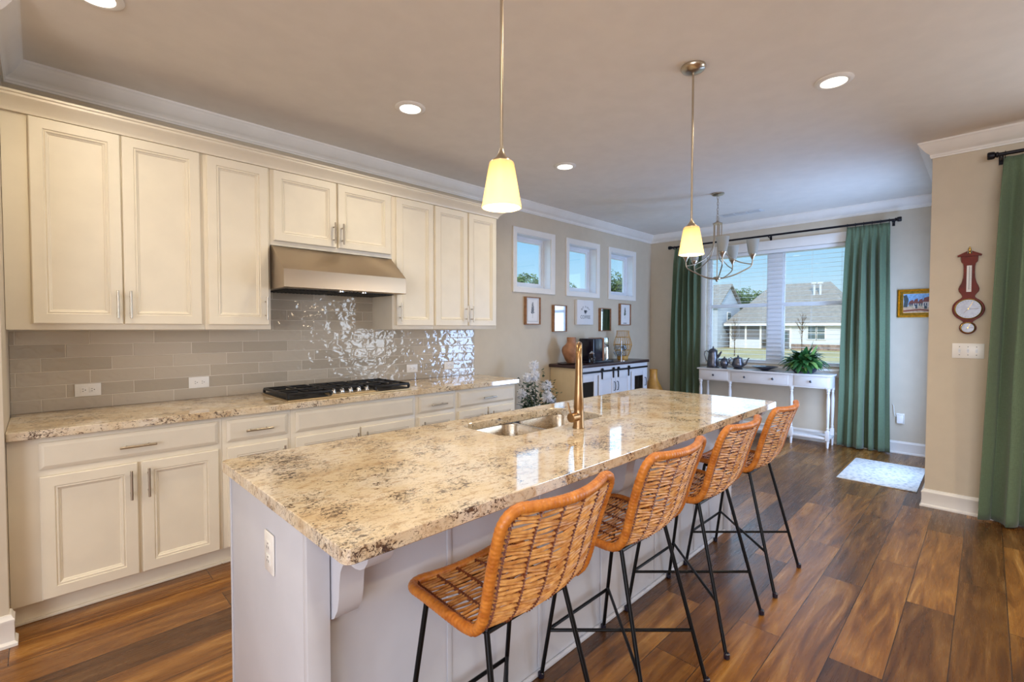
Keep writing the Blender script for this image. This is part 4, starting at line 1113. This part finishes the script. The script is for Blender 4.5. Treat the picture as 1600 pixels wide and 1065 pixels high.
# items on coffee bar
o = MB().lathe([(.050, 0), (.055, .006), (.080, .05), (.110, .12), (.116, .155), (.104, .19), (.070, .222), (.057, .238), (.053, .26), (.055, .302), (.052, .306), (.047, .295), (.047, .25)], n=36).build('wooden_vase', 'burl', None, (4.60, -.21, BH + .012), smooth=60)
T(o, 'round brown wooden vase on the coffee bar behind the faucet', 'vase')
o = MB().lathe([(.13, 0), (.16, .004), (.17, .011), (.165, .0115), (.15, .006)], n=36).build('round_tray', 'darkwood', None, (4.60, -.21, BH), smooth=40); T(o, 'thin round tray under the brown wooden vase', 'tray')
t = E('lattice_vase', 'open bamboo lattice vase at the corner end of the coffee bar', 'vase', (5.74, -.20, BH))
pr = [(.068, .0), (.072, .045), (.084, .07), (.105, .13), (.122, .20), (.118, .23), (.100, .29), (.086, .33), (.081, .365), (.083, .39)]
b = MB(); b.lathe([(.068, 0), (.072, .004), (.074, .048), (.070, .052), (.066, .01)], n=32); b.build('base', 'bamboo', t, smooth=40)
b = MB()
for i in range(22):
    a = 2 * PI * i / 22; b.tube([(r_ * math.cos(a), r_ * math.sin(a), z_) for r_, z_ in pr[1:]], .0028, 5)
b.build('slats', 'bamboo', t)
b = MB()
for r_, z_ in ((.106, .13), (.123, .205), (.096, .305), (.084, .39)): b.tube([(r_ * math.cos(a), r_ * math.sin(a), z_) for a in [2 * PI * i / 36 for i in range(36)]], .004, 6, closed=True)
b.build('hoop', 'bamboo', t)
o = MB().lathe([(.042, .006), (.046, .01), (.046, .20), (.040, .20), (.040, .02)], n=24).build('glass_liner', 'clear_glass', t, smooth=50)
# coffee maker
t = E('coffee_maker', 'black coffee maker with chrome front on the coffee bar', 'coffee maker', (5.02, -.24, BH))
MB().box(-.19, .24, -.13, .13, .0, .028, .006).build('base', 'dark_plastic', t)
MB().box(-.17, .03, -.11, .11, .028, .30, .012).build('water_tank', 'dark_plastic', t)
MB().box(.03, .055, -.115, .115, .028, .305, .006).build('side_strip', 'burl', t)
MB().box(.055, .17, -.10, .10, .19, .31, .01).build('brew_head', 'chrome', t)
MB().box(.055, .15, -.08, .08, .028, .188, .01).build('front_column', 'steel', t)
MB().box(.10, .21, -.075, .075, .0285, .040, .003).build('drip_tray', 'chrome', t)
t = E('milk_frother', 'slim chrome frother standing between coffee maker and mugs', 'frother', (5.34, -.20, BH))
MB().lathe([(.036, 0), (.038, .01), (.034, .03), (.032, .20), (.034, .29), (.03, .30)], n=24).build('body', 'chrome', t, smooth=40)
MB().tube([(.03, 0, .24), (.06, 0, .23), (.062, 0, .14), (.034, 0, .12)], .005, 8).build('handle', 'chrome', t)
t = E('mug_tree', 'wire mug stand at the edge of the bar by the frother', 'mug stand', (5.50, -.33, BH))
b = MB(); b.lathe([(.06, 0), (.06, .006), (.01, .010)], n=24); b.tube([(0, 0, .008), (0, 0, .26)], .004, 8)
for i, (a, z) in enumerate(((0.2, .20), (2.3, .20), (4.4, .20), (1.2, .12), (3.3, .12))):
    b.tube([(0, 0, z - .02), (.05 * math.cos(a), .05 * math.sin(a), z)], .003, 6)
b.build('stand', 'chrome', t)
for i, (a, z) in enumerate(((0.2, .20), (2.3, .20), (4.4, .20), (1.2, .12), (3.3, .12))):
    g = MB().lathe([(.026, 0), (.028, .004), (.032, .07), (.0305, .07), (.026, .006)], n=20, cap=False)
    g.tube([(.031, 0, .055), (.05, 0, .05), (.05, 0, .025), (.030, 0, .018)], .0035, 6)
    o = g.build('glass_mug', 'clear_glass', None, (5.50 + .078 * math.cos(a), -.33 + .078 * math.sin(a), BH + z - .06), smooth=50)
    o.rotation_euler = (.5 * math.sin(a), -.5 * math.cos(a), a + PI)
    T(o, 'clear glass mug hanging on the wire stand of the coffee bar', 'mug', 'glass mugs on the stand')
t = E('sugar_jar', 'small glass jar behind the faucet beside the coffee maker', 'jar', (4.79, -.37, BH))
MB().lathe([(.035, 0), (.04, .01), (.045, .08), (.03, .11), (.028, .12)], n=22).build('body', 'clear_glass', t, smooth=50)
MB().lathe([(.032, .12), (.034, .13), (.02, .14), (.006, .155)], n=20).build('lid', 'chrome', t, smooth=50)

# floor vase in the corner
o = MB().lathe([(.10, 0), (.12, .02), (.15, .14), (.165, .28), (.160, .40), (.135, .50), (.095, .58), (.064, .64), (.054, .70), (.056, .775), (.060, .79), (.053, .79), (.046, .70)], n=40).build('floor_vase', 'amber', None, (6.40, -.30, 0), smooth=60)
T(o, 'tall amber floor vase in the room corner beside the coffee bar', 'vase')
# flowers at counter end
t = E('flower_arrangement', 'white pom-pom flowers and greenery in a floor vase at the counter end', 'flowers', (3.88, -.34, 0))
MB().lathe([(.08, 0), (.09, .01), (.12, .10), (.10, .24), (.06, .32), (.065, .36), (.055, .36), (.05, .31)], n=28).build('vase', 'burl', t, smooth=60)
rn = random.Random(5)
heads = [(-.05, .03, .985, .062), (-.19, -.0, .87, .055), (.13, -.0, .755, .075), (-.02, -.13, .665, .07), (.15, -.04, .60, .062), (-.10, -.02, .885, .068), (-.22, .04, .70, .058), (-.14, -.12, .545, .06)]
b = MB()
for hx_, hy, hz, r_ in heads: b.tube([(0, 0, .2), (hx_ * .3, hy * .3, .40), (hx_, hy, hz)], .003, 6)
b.build('stems', 'stem', t)
for hx_, hy, hz, r_ in heads:
    b = MB(); c = Vector((hx_, hy, hz)); b.ball(c, r_ * .45, 8)
    for i in range(230):
        z = rn.uniform(-1, 1); a = rn.uniform(0, 2 * PI); d_ = Vector((math.sqrt(1 - z * z) * math.cos(a), math.sqrt(1 - z * z) * math.sin(a), z)); s_ = d_.orthogonal().normalized(); s_ = (Matrix.Rotation(rn.uniform(0, PI), 3, d_) @ s_)
        l_ = r_ * rn.uniform(.8, 1.12); w_ = .0042
        p = c + d_ * r_ * .35; m_ = c + d_ * l_ * .75; e_ = c + d_ * l_
        b.add([p - s_ * w_ * .6, p + s_ * w_ * .6, m_ + s_ * w_, e_, m_ - s_ * w_], [(0, 1, 2, 3, 4)])
    b.build('flower_head', 'petal', t, smooth=0)
b = MB()
for i in range(62):
    az = rn.uniform(0, 2 * PI); R_ = rn.uniform(.10, .27); hz = rn.uniform(.42, .95); tip = Vector((R_ * math.cos(az) * 1.0 - .02, R_ * math.sin(az) * .7, hz)); st_ = Vector((0, 0, .30))
    for j in range(24):
        k_ = .35 + .65 * j / 24; p = st_.lerp(tip, k_) + Vector((rn.uniform(-.02, .02), rn.uniform(-.02, .02), rn.uniform(-.015, .015) - .05 * math.sin(PI * k_)))
        a2 = rn.uniform(0, 2 * PI); leafblade(b, p, a2, rn.uniform(-.4, .9), rn.uniform(.026, .048), rn.uniform(.010, .017), .5, 2)
o = b.build('greenery', 'leaf_dark', t, smooth=60)

# ================================================================== pictures under the small windows
def text_mesh(b, s, size, loc, mp):
    cu = bpy.data.curves.new('t', 'FONT'); cu.body = s; cu.size = size; cu.align_x = 'CENTER'; cu.align_y = 'CENTER'; cu.resolution_u = 2
    ob = bpy.data.objects.new('t', cu); COL.objects.link(ob); dg = bpy.context.evaluated_depsgraph_get()
    me = bpy.data.meshes.new_from_object(ob.evaluated_get(dg)); bpy.data.objects.remove(ob)
    b.add([mp(v.co.x + loc[0], v.co.y + loc[1]) for v in me.vertices], [tuple(p.vertices) for p in me.polygons]); bpy.data.meshes.remove(me)
def frame_box(t, x0, x1, z0, z1, y, d, w_, m='oak_frame'):
    b = MB(); b.box(x0, x1, y, y - d, z0, z0 + w_, .001); b.box(x0, x1, y, y - d, z1 - w_, z1, .001); b.box(x0, x0 + w_, y, y - d, z0 + w_, z1 - w_, .001); b.box(x1 - w_, x1, y, y - d, z0 + w_, z1 - w_, .001)
    return b.build('frame', m, t)
def sprig(b, cx, cz, s_, y, seed):
    rn = random.Random(seed)
    b.add([(cx - .0012, y, cz - s_), (cx + .0012, y, cz - s_), (cx + .0012, y, cz + s_), (cx - .0012, y, cz + s_)], [(0, 1, 2, 3)])
    for i in range(26):
        k = i / 26; z = cz - s_ * .45 + 1.5 * s_ * k; sd = 1 if i % 2 else -1; l_ = s_ * .42 * (1 - k * .6); a = rn.uniform(.3, 1.0)
        dx, dz = sd * l_ * math.cos(a), l_ * math.sin(a); px, pz = -dz * .22, dx * .22
        b.add([(cx, y, z), (cx + dx * .5 + px, y, z + dz * .5 + pz), (cx + dx, y, z + dz), (cx + dx * .5 - px, y, z + dz * .5 - pz)], [(0, 1, 2, 3)])
def pic(lab, a, c, z0, z1, kind):
    cx, cz = (a + c) / 2, (z0 + z1) / 2
    t = E('framed_print' if kind != 'mirror' else 'glazed_picture', lab, 'picture', (cx, -.001, cz), group='small frames below the square windows')
    hw_, hz = (c - a) / 2, (z1 - z0) / 2
    frame_box(t, -hw_, hw_, -hz, hz, 0, .038, .010)
    if kind == 'mirror':
        MB().box(-hw_ + .01, hw_ - .01, 0, -.028, -hz + .01, hz - .01).build('glass', 'mirrorglass', t, smooth=0)
    else:
        MB().box(-hw_ + .01, hw_ - .01, 0, -.020, -hz + .01, hz - .01).build('paper', 'paper', t, smooth=0)
        b = MB(); sprig(b, 0, .005, hz * .55, -.0215, int(cx * 10))
        i = .035
        if kind == 'print2':
            text_mesh(b, 'THYME', .028, (0, -hz + .030), lambda u, v: (u, -.0215, v)); m_ = 'leaf_dark'
        else:
            for (u0, u1, v0, v1) in ((-hw_ + i, -hw_ + i + .003, -hz + i, hz - i), (hw_ - i - .003, hw_ - i, -hz + i, hz - i), (-hw_ + i, hw_ - i, -hz + i, -hz + i + .003)):
                b.add([(u0, -.0212, v0), (u1, -.0212, v0), (u1, -.0212, v1), (u0, -.0212, v1)], [(0, 1, 2, 3)])
            m_ = 'sketch'
        if kind == 'print2': b = MB(); sprig(b, 0, .02, hz * .5, -.0215, 3)
        b.build('artwork', m_, t, smooth=0)
        if kind == 'print2':
            b = MB()
            for k in range(6): b.box(-.042 + k * .015, -.033 + k * .015, -.020, -.0212, -hz + .022, -hz + .034)
            b.build('lettering', 'ink', t, smooth=0)
    return t
pic('framed plant sketch nearest the upper cabinets', 4.0, 4.245, 1.422, 1.737, 'print')
pic('wood-framed glass reflecting the window, beside the coffee sign on the faucet side', 4.487, 4.733, 1.338, 1.660, 'mirror')
pic('wood-framed glass reflecting the window, beside the coffee sign on the corner side', 5.455, 5.703, 1.342, 1.651, 'mirror')
pic('framed green leaf print nearest the room corner', 5.940, 6.218, 1.424, 1.729, 'print2')
t = E('coffee_sign', 'white canvas sign with a cup and the word coffee', 'sign', (5.107, -.001, 1.584))
MB().box(-.174, .174, 0, -.038, -.157, .157, .002).build('canvas', 'canvas', t)
b = MB(); mp = lambda u, v: (u, -.0386, v)
text_mesh(b, 'COFFEE', .062, (0, -.062), mp)
s_ = 'BUT FIRST'
for i, chx in enumerate(s_):
    if chx == ' ': continue
    a = math.radians(lerp(148, 32, i / 8)); r_ = .092; cxx, czz = r_ * math.cos(a), .0 + r_ * math.sin(a) * .75; ra = a - PI / 2
    text_mesh(b, chx, .036, (0, 0), lambda u, v, cxx=cxx, czz=czz, ra=ra: (cxx + u * math.cos(ra) - v * math.sin(ra), -.0386, czz + u * math.sin(ra) + v * math.cos(ra)))
cup = [(-.028, .028), (.028, .028), (.026, .006), (.014, -.010), (-.014, -.010), (-.026, .006)]
b.add([mp(*p) for p in cup], [tuple(range(6))]); b.add([mp(*p) for p in ((-.022, -.014), (.022, -.014), (.016, -.020), (-.016, -.020))], [(0, 1, 2, 3)])
b.tube([(.028, -.0386, .022), (.038, -.0386, .020), (.038, -.0386, .008), (.026, -.0386, .004)], .002, 5)
b.build('lettering', 'ink', t, smooth=0)

# gilt painting on far wall
t = E('framed_painting', 'gilt-framed painting of a village street, partly hidden by the beige wall', 'painting', (XF, -3.185, 1.655))
L = []
for ins, d_ in ((0, .001), (0, .022), (.008, .026), (.014, .018), (.030, .030), (.040, .022), (.046, .012), (.050, .012)):
    y0, y1, z0, z1 = -.191 + ins, .191 - ins, -.153 + ins, .153 - ins; L.append([(-d_, y0, z0), (-d_, y1, z0), (-d_, y1, z1), (-d_, y0, z1)])
MB().loops(L, True, False).build('frame', 'gold', t, smooth=15)
PM = [mat('paint_%d' % i, c, .6, var=.2, vscale=60) for i, c in enumerate((S(126, 164, 200), S(190, 160, 132), S(120, 62, 50), S(190, 178, 164), S(60, 70, 70), S(176, 160, 130), S(54, 64, 84), S(130, 66, 44)))]
b = MB(); X = -.0135
def q(i, poly):
    b.mat(i).add([(X - .0004 * i, .141 - u * .282, -.103 + v * .206) for u, v in poly], [tuple(range(len(poly)))])
q(0, [(0, .30), (1, .30), (1, 1), (0, 1)]); q(1, [(0, 0), (1, 0), (1, .34), (0, .34)])
q(4, [(0, .3), (.03, .6), (0, .9), (.10, .95), (.16, .7), (.12, .3)])
for k, (u, w_, h_, c_, r_) in enumerate(((.16, .15, .55, 5, 2), (.30, .14, .62, 3, 2), (.44, .14, .60, 5, 2), (.58, .2, .70, 3, 2), (.78, .22, .86, 3, 7))):
    q(c_, [(u, .28), (u + w_, .26), (u + w_, h_ * .8), (u, h_ * .8)]); q(r_, [(u - .02, h_ * .78), (u + w_ + .01, h_ * .80), (u + w_ * .9, h_ + .13), (u + .04, h_ + .08)])
    for j in range(2):
        q(6, [(u + .03 + j * .06, .36), (u + .06 + j * .06, .36), (u + .06 + j * .06, .50), (u + .03 + j * .06, .50)])
q(7, [(0, .05), (.5, .12), (1, .02), (1, .10), (.5, .2), (0, .14)])
q(4, [(.36, .22), (.42, .22), (.42, .42), (.36, .42)]); q(4, [(.62, .2), (.70, .2), (.70, .34), (.62, .36)])
b.build('canvas', PM, t, smooth=0)

# ================================================================== barometer
t = E('barometer', 'mahogany banjo barometer with two dials above the light switches', 'barometer', (XP, -3.600, 0))
half = [(.046, 1.915), (.046, 1.892), (.044, 1.875), (.034, 1.862), (.0305, 1.84), (.030, 1.80), (.032, 1.76), (.040, 1.72), (.051, 1.695), (.056, 1.676), (.053, 1.656), (.042, 1.640), (.034, 1.622), (.036, 1.612)]
out = [(-y, z) for y, z in half]
rr_ = .088; zc_ = 1.527
a0 = math.asin(.045 / rr_)
right = [(y, z) for y, z in half]
arc = [(rr_ * math.sin(a), zc_ + rr_ * math.cos(a)) for a in [a0 + (PI - 2 * a0) * i / 20 for i in range(21)]]
sm_ = [(.047 * math.sin(a), 1.388 + .047 * math.cos(a)) for a in [.62 + (PI - .62) * i / 12 for i in range(13)]]
R_ = right + arc + [(.030, 1.437), (.026, 1.43)] + sm_
poly = R_ + [(-y, z) for y, z in reversed(R_[:-1])]
b = MB(); cx_, cz_ = 0, 1.6
b.loops([[(-.001, y, z) for y, z in poly], [(-.016, y, z) for y, z in poly], [(-.020, y * .95, z) for y, z in poly]])
b.build('body', 'mahogany', t, smooth=40)
b = MB(); pl = [(-.062, 1.914), (.062, 1.914), (.066, 1.922), (.060, 1.926), (.012, 1.952), (.014, 1.934), (-.014, 1.934), (-.012, 1.952), (-.060, 1.926), (-.066, 1.922)]
b.loops([[(-.001, y, z) for y, z in pl], [(-.030, y, z) for y, z in pl]]); b.build('pediment', 'mahogany', t, smooth=20)
MB().lathe([(.006, 1.934), (.008, 1.942), (.004, 1.948), (.009, 1.957), (.007, 1.968), (.003, 1.984)], (-.015, 0, 0), 14).build('finial', 'brass', t, smooth=50)
MB().box(-.023, -.0205, -.0135, .0135, 1.652, 1.846, .001).build('thermometer', 'paper', t)
b = MB(); b.box(-.0245, -.0232, -.001, .001, 1.67, 1.84)
for i in range(22): b.box(-.0238, -.0231, -.010, -.004, 1.675 + i * .0072, 1.676 + i * .0072)
b.build('scale', 'ink', t, smooth=0)
for (zc2, rd) in ((1.527, .068), (1.388, .034)):
    o = MB().lathe([(rd + .007, -.0205), (rd + .007, -.026), (rd + .002, -.029), (rd, -.026), (rd, -.0215)], (0, 0, zc2), 36, 'x', cap=False).build('bezel', 'brass', t, smooth=50)
    MB().lathe([(rd, -.0215), (rd, -.0222)], (0, 0, zc2), 36, 'x').build('dial', 'dial', t)
    b = MB()
    for k in range(24):
        a = 2 * PI * k / 24
        for r_ in ((.82, .92),):
            c_, s2 = math.cos(a), math.sin(a); w_ = .0007
            b.add([(-.0226, rd * r_[0] * c_ - w_ * s2, zc2 + rd * r_[0] * s2 + w_ * c_), (-.0226, rd * r_[0] * c_ + w_ * s2, zc2 + rd * r_[0] * s2 - w_ * c_), (-.0226, rd * r_[1] * c_ + w_ * s2, zc2 + rd * r_[1] * s2 - w_ * c_), (-.0226, rd * r_[1] * c_ - w_ * s2, zc2 + rd * r_[1] * s2 + w_ * c_)], [(0, 1, 2, 3)])
    b.build('dial_marks', 'ink', t, smooth=0)
    b = MB()
    for a, l_ in ((2.0, .85), (5.4, .5), (3.1, .8)):
        b.tube([(-.0245, 0, zc2), (-.0245, rd * l_ * math.cos(a), zc2 + rd * l_ * math.sin(a))], .0011, 5)
    b.cyl((-.026, 0, zc2), .004, .003, 12, 'x'); b.build('needle', 'brass', t)

# rug
T(MB().box(-.465, .465, -.285, .285, 0, .009, .003).build('rug', 'rug', None, (5.785, -3.025, .0005)), 'pale mottled rug in front of the glass door by the beige wall corner', 'rug')

# ================================================================== outdoors
GZ = -1.0
ST(MB().box(-80, 260, -160, 200, GZ - .2, GZ).build('ground_outside', 'grass', smooth=0), 'dry tan lawn outside', 'lawn')
# main house
t = E('house', 'long white house with a grey roof and screened porch, seen through the nook window', 'house', (60, 12.5, GZ))
oy = -12.5
b = MB(); b.box(0, 12, 6.6 + oy, 13.09 + oy, 0, 2.85); b.box(1.6, 12, 13.09 + oy, 18.6 + oy, 0, 2.85); b.build('wall', 'siding', t, smooth=0)
e_ = .5
def roof(b, x0, x1, y0, y1, z, h, hip):
    b.add([(x0, y0, z), (x1, y0, z), (x1, y1, z), (x0, y1, z), ((x0 + x1) / 2, y0 + hip, z + h), ((x0 + x1) / 2, y1 - hip, z + h), (x0, y0, z - .22), (x1, y0, z - .22), (x1, y1, z - .22), (x0, y1, z - .22)],
          [(0, 1, 4), (1, 2, 5, 4), (2, 3, 5), (3, 0, 4, 5), (0, 6, 7, 1), (1, 7, 8, 2), (2, 8, 9, 3), (3, 9, 6, 0), (6, 9, 8, 7)])
b = MB(); roof(b, -e_, 12 + e_, 6.0 + oy, 19.1 + oy, 2.95, 4.9, 3.4); b.build('roof', 'shingle', t, smooth=0)
b = MB(); b.box(-e_ - .06, -e_ + .02, 6.0 + oy, 19.1 + oy, 2.68, 2.93); b.build('gutter', 'trim', t, smooth=0)
for y in (10.6, 10.0): MB().cyl((3.9, y + oy, 6.2), .12, 1.4, 12).box(3.7, 4.1, y - .25 + oy, y + .25 + oy, 7.5, 7.7).build('roof_vent', 'ventwhite', t)
for a, c in ((13.09, 13.4), (15.0, 15.2), (16.65, 16.85), (18.4, 18.6)):
    MB().box(0, .25, a + oy, c + oy, 0, 2.75).build('porch_post', 'trim', t, smooth=0)
b = MB(); b.box(.05, .18, 15.2 + oy, 18.4 + oy, 0, 1.05); b.build('porch_rail', 'siding', t, smooth=0)
b = MB(); b.box(.14, .18, 13.4 + oy, 15.0 + oy, 1.0, 2.7); b.box(.14, .18, 15.2 + oy, 18.4 + oy, 1.05, 2.7); b.build('porch_screen', 'screen', t, smooth=0)
b = MB(); b.box(-.06, 0, 12.05 + oy, 12.95 + oy, .05, 2.15, .01); d = b.build('door', 'screen', t); MB().box(-.075, -.06, 12.25 + oy, 12.75 + oy, .9, 1.95).build('glass', 'outglass', d, smooth=0)
b = MB()
for y0, y1 in ((11.85, 12.05), (12.95, 13.15)): b.box(-.08, 0, y0 + oy, y1 + oy, 0, 2.7)
b.box(-.08, 0, 12.05 + oy, 12.95 + oy, 2.15, 2.3); b.box(-.08, 0, 6.6 + oy, 6.85 + oy, 0, 2.7); b.build('trim', 'trim', t, smooth=0)
for (y0, y1) in ((8.62, 9.40), (9.48, 10.27)):
    d = MB().box(-.08, 0, y0 - .08 + oy, y1 + .08 + oy, 1.10, 2.68, .01).build('window', 'trim', t)
    MB().box(-.10, -.08, y0 + .05 + oy, y1 - .05 + oy, 1.20, 1.84).box(-.10, -.08, y0 + .05 + oy, y1 - .05 + oy, 1.92, 2.58).build('pane', 'outglass', d, smooth=0)
MB().box(-.12, 0, 6.6 + oy, 11.85 + oy, 0, .62).build('stone_skirt', 'stone', t, smooth=0)
# left house
t = E('house', 'taller pale blue house with a gable end, beside the corner curtain', 'house', (58, 19.28, GZ))
b = MB(); b.box(0, 7.1, 0, 14, 0, 5.1); b.prism([(0, 5.1), (7.1, 5.1), (3.55, 7.65)], 0, .3, 'xz'); b.build('wall', 'siding_blue', t, smooth=0)
b = MB(); b.loops([[(-.45, y, 4.85), (3.55, y, 7.75), (7.55, y, 4.85), (7.55, y, 5.0), (3.55, y, 7.93), (-.45, y, 5.0)] for y in (-.35, 14.3)]); b.build('roof', 'shingle', t, smooth=0)
d = MB().box(2.9, 4.1, -.06, 0, 2.9, 4.4, .01).build('window', 'trim', t); MB().box(3.0, 4.0, -.08, -.06, 3.0, 4.3).build('pane', 'outglass', d, smooth=0)
d = MB().box(-.06, 0, 2.0, 3.0, 1.0, 2.6, .01).build('window', 'trim', t); MB().box(-.08, -.06, 2.1, 2.9, 1.1, 2.5).build('pane', 'outglass', d, smooth=0)
# trees
def tree(lab, x, y, h, r_, seed, group, nl=1500):
    t = E('tree', lab, 'tree', (x, y, GZ), group=group); rn = random.Random(seed)
    b = MB(); b.tube([(0, 0, 0), (.05, .02, h * .35), (0, 0, h * .75)], [.16, .12, .05], 8)
    for k in range(6):
        a = rn.uniform(0, 2 * PI); z = h * rn.uniform(.35, .6); b.tube([(0, 0, z), (r_ * .6 * math.cos(a), r_ * .6 * math.sin(a), z + r_ * .7)], [.06, .02], 6)
    b.build('trunk', 'bark', t)
    b = MB(); blobs = [(rn.uniform(-.5, .5) * r_, rn.uniform(-.5, .5) * r_, h - r_ * rn.uniform(.5, 1.5), r_ * rn.uniform(.4, .62)) for _ in range(9)] + [(0, 0, h - r_ * .55, r_ * .6)]
    for bx_, by_, bz_, br_ in blobs:
        for i in range(nl // 10):
            z = rn.uniform(-1, 1); a = rn.uniform(0, 2 * PI); q_ = br_ * rn.uniform(.75, 1.06); s_ = math.sqrt(1 - z * z)
            p = Vector((bx_ + q_ * s_ * math.cos(a), by_ + q_ * s_ * math.sin(a), bz_ + q_ * z)); d1 = Vector((rn.uniform(-1, 1), rn.uniform(-1, 1), rn.uniform(-1, 1))).normalized() * .17; d2 = d1.orthogonal().normalized() * .10
            b.add([p - d1, p + d2, p + d1, p - d2], [(0, 1, 2, 3)])
    b.build('crown', 'tree', t, smooth=0)
def dirpt(u, dist):
    a = th - math.atan((u - 800) / 741.9); return (.1126 + dist * math.cos(a), -3.705 + dist * math.sin(a))
k = 0
for u, dist, h, r_, lab in ((822, 46, 7.6, 1.9, 'leafy tree filling the bottom of the first small window'), (849, 60, 8.0, 1.9, 'round tree top beside it in the first small window'), (886, 47, 6.9, 1.7, 'low tree top in the near corner of the middle small window'), (916, 62, 7.0, 1.8, 'small tree top at the base of the middle small window'), (954, 44, 7.6, 1.8, 'taller tree seen in the small window nearest the corner'), (976, 56, 8.0, 2.0, 'tree behind the frame of the small window nearest the corner')):
    x, y = dirpt(u, dist); tree(lab, x, y, h, r_, 20 + k, 'trees behind the kitchen wall'); k += 1
for u, dist, h, r_, lab in ((1148, 84, 8.6, 1.9, 'distant tree just beside the pale blue gable'), (1167, 96, 9.8, 2.3, 'distant tree between the two houses'), (1190, 84, 8.2, 1.8, 'distant tree touching the roof edge of the white house')):
    x, y = dirpt(u, dist); tree(lab, x, y, h, r_, 40 + k, 'trees between the neighbouring houses'); k += 1
def sapling(lab, u, dist, h, seed):
    x, y = dirpt(u, dist); rn = random.Random(seed); b = MB()
    b.tube([(0, 0, 0), (0, 0, h)], [.05, .012], 6)
    for k in range(26):
        z = h * rn.uniform(.35, .95); a = rn.uniform(0, 2 * PI); l_ = (h - z) * .45 + .25; p1 = Vector((0, 0, z)); p2 = p1 + Vector((l_ * .6 * math.cos(a), l_ * .6 * math.sin(a), l_)); b.tube([p1, p2], [.016, .006], 4)
        b.tube([p1.lerp(p2, .5), p1.lerp(p2, .5) + Vector((.2 * math.cos(a + 1), .2 * math.sin(a + 1), .35))], [.009, .004], 4)
    T(b.build('bare_sapling', 'bark', None, (x, y, GZ)), lab, 'tree', 'bare young trees on the lawn')
sapling('bare young tree in front of the screened porch', 1148, 45, 3.0, 1)
sapling('bare young tree in front of the white house siding', 1253, 44, 3.4, 2)
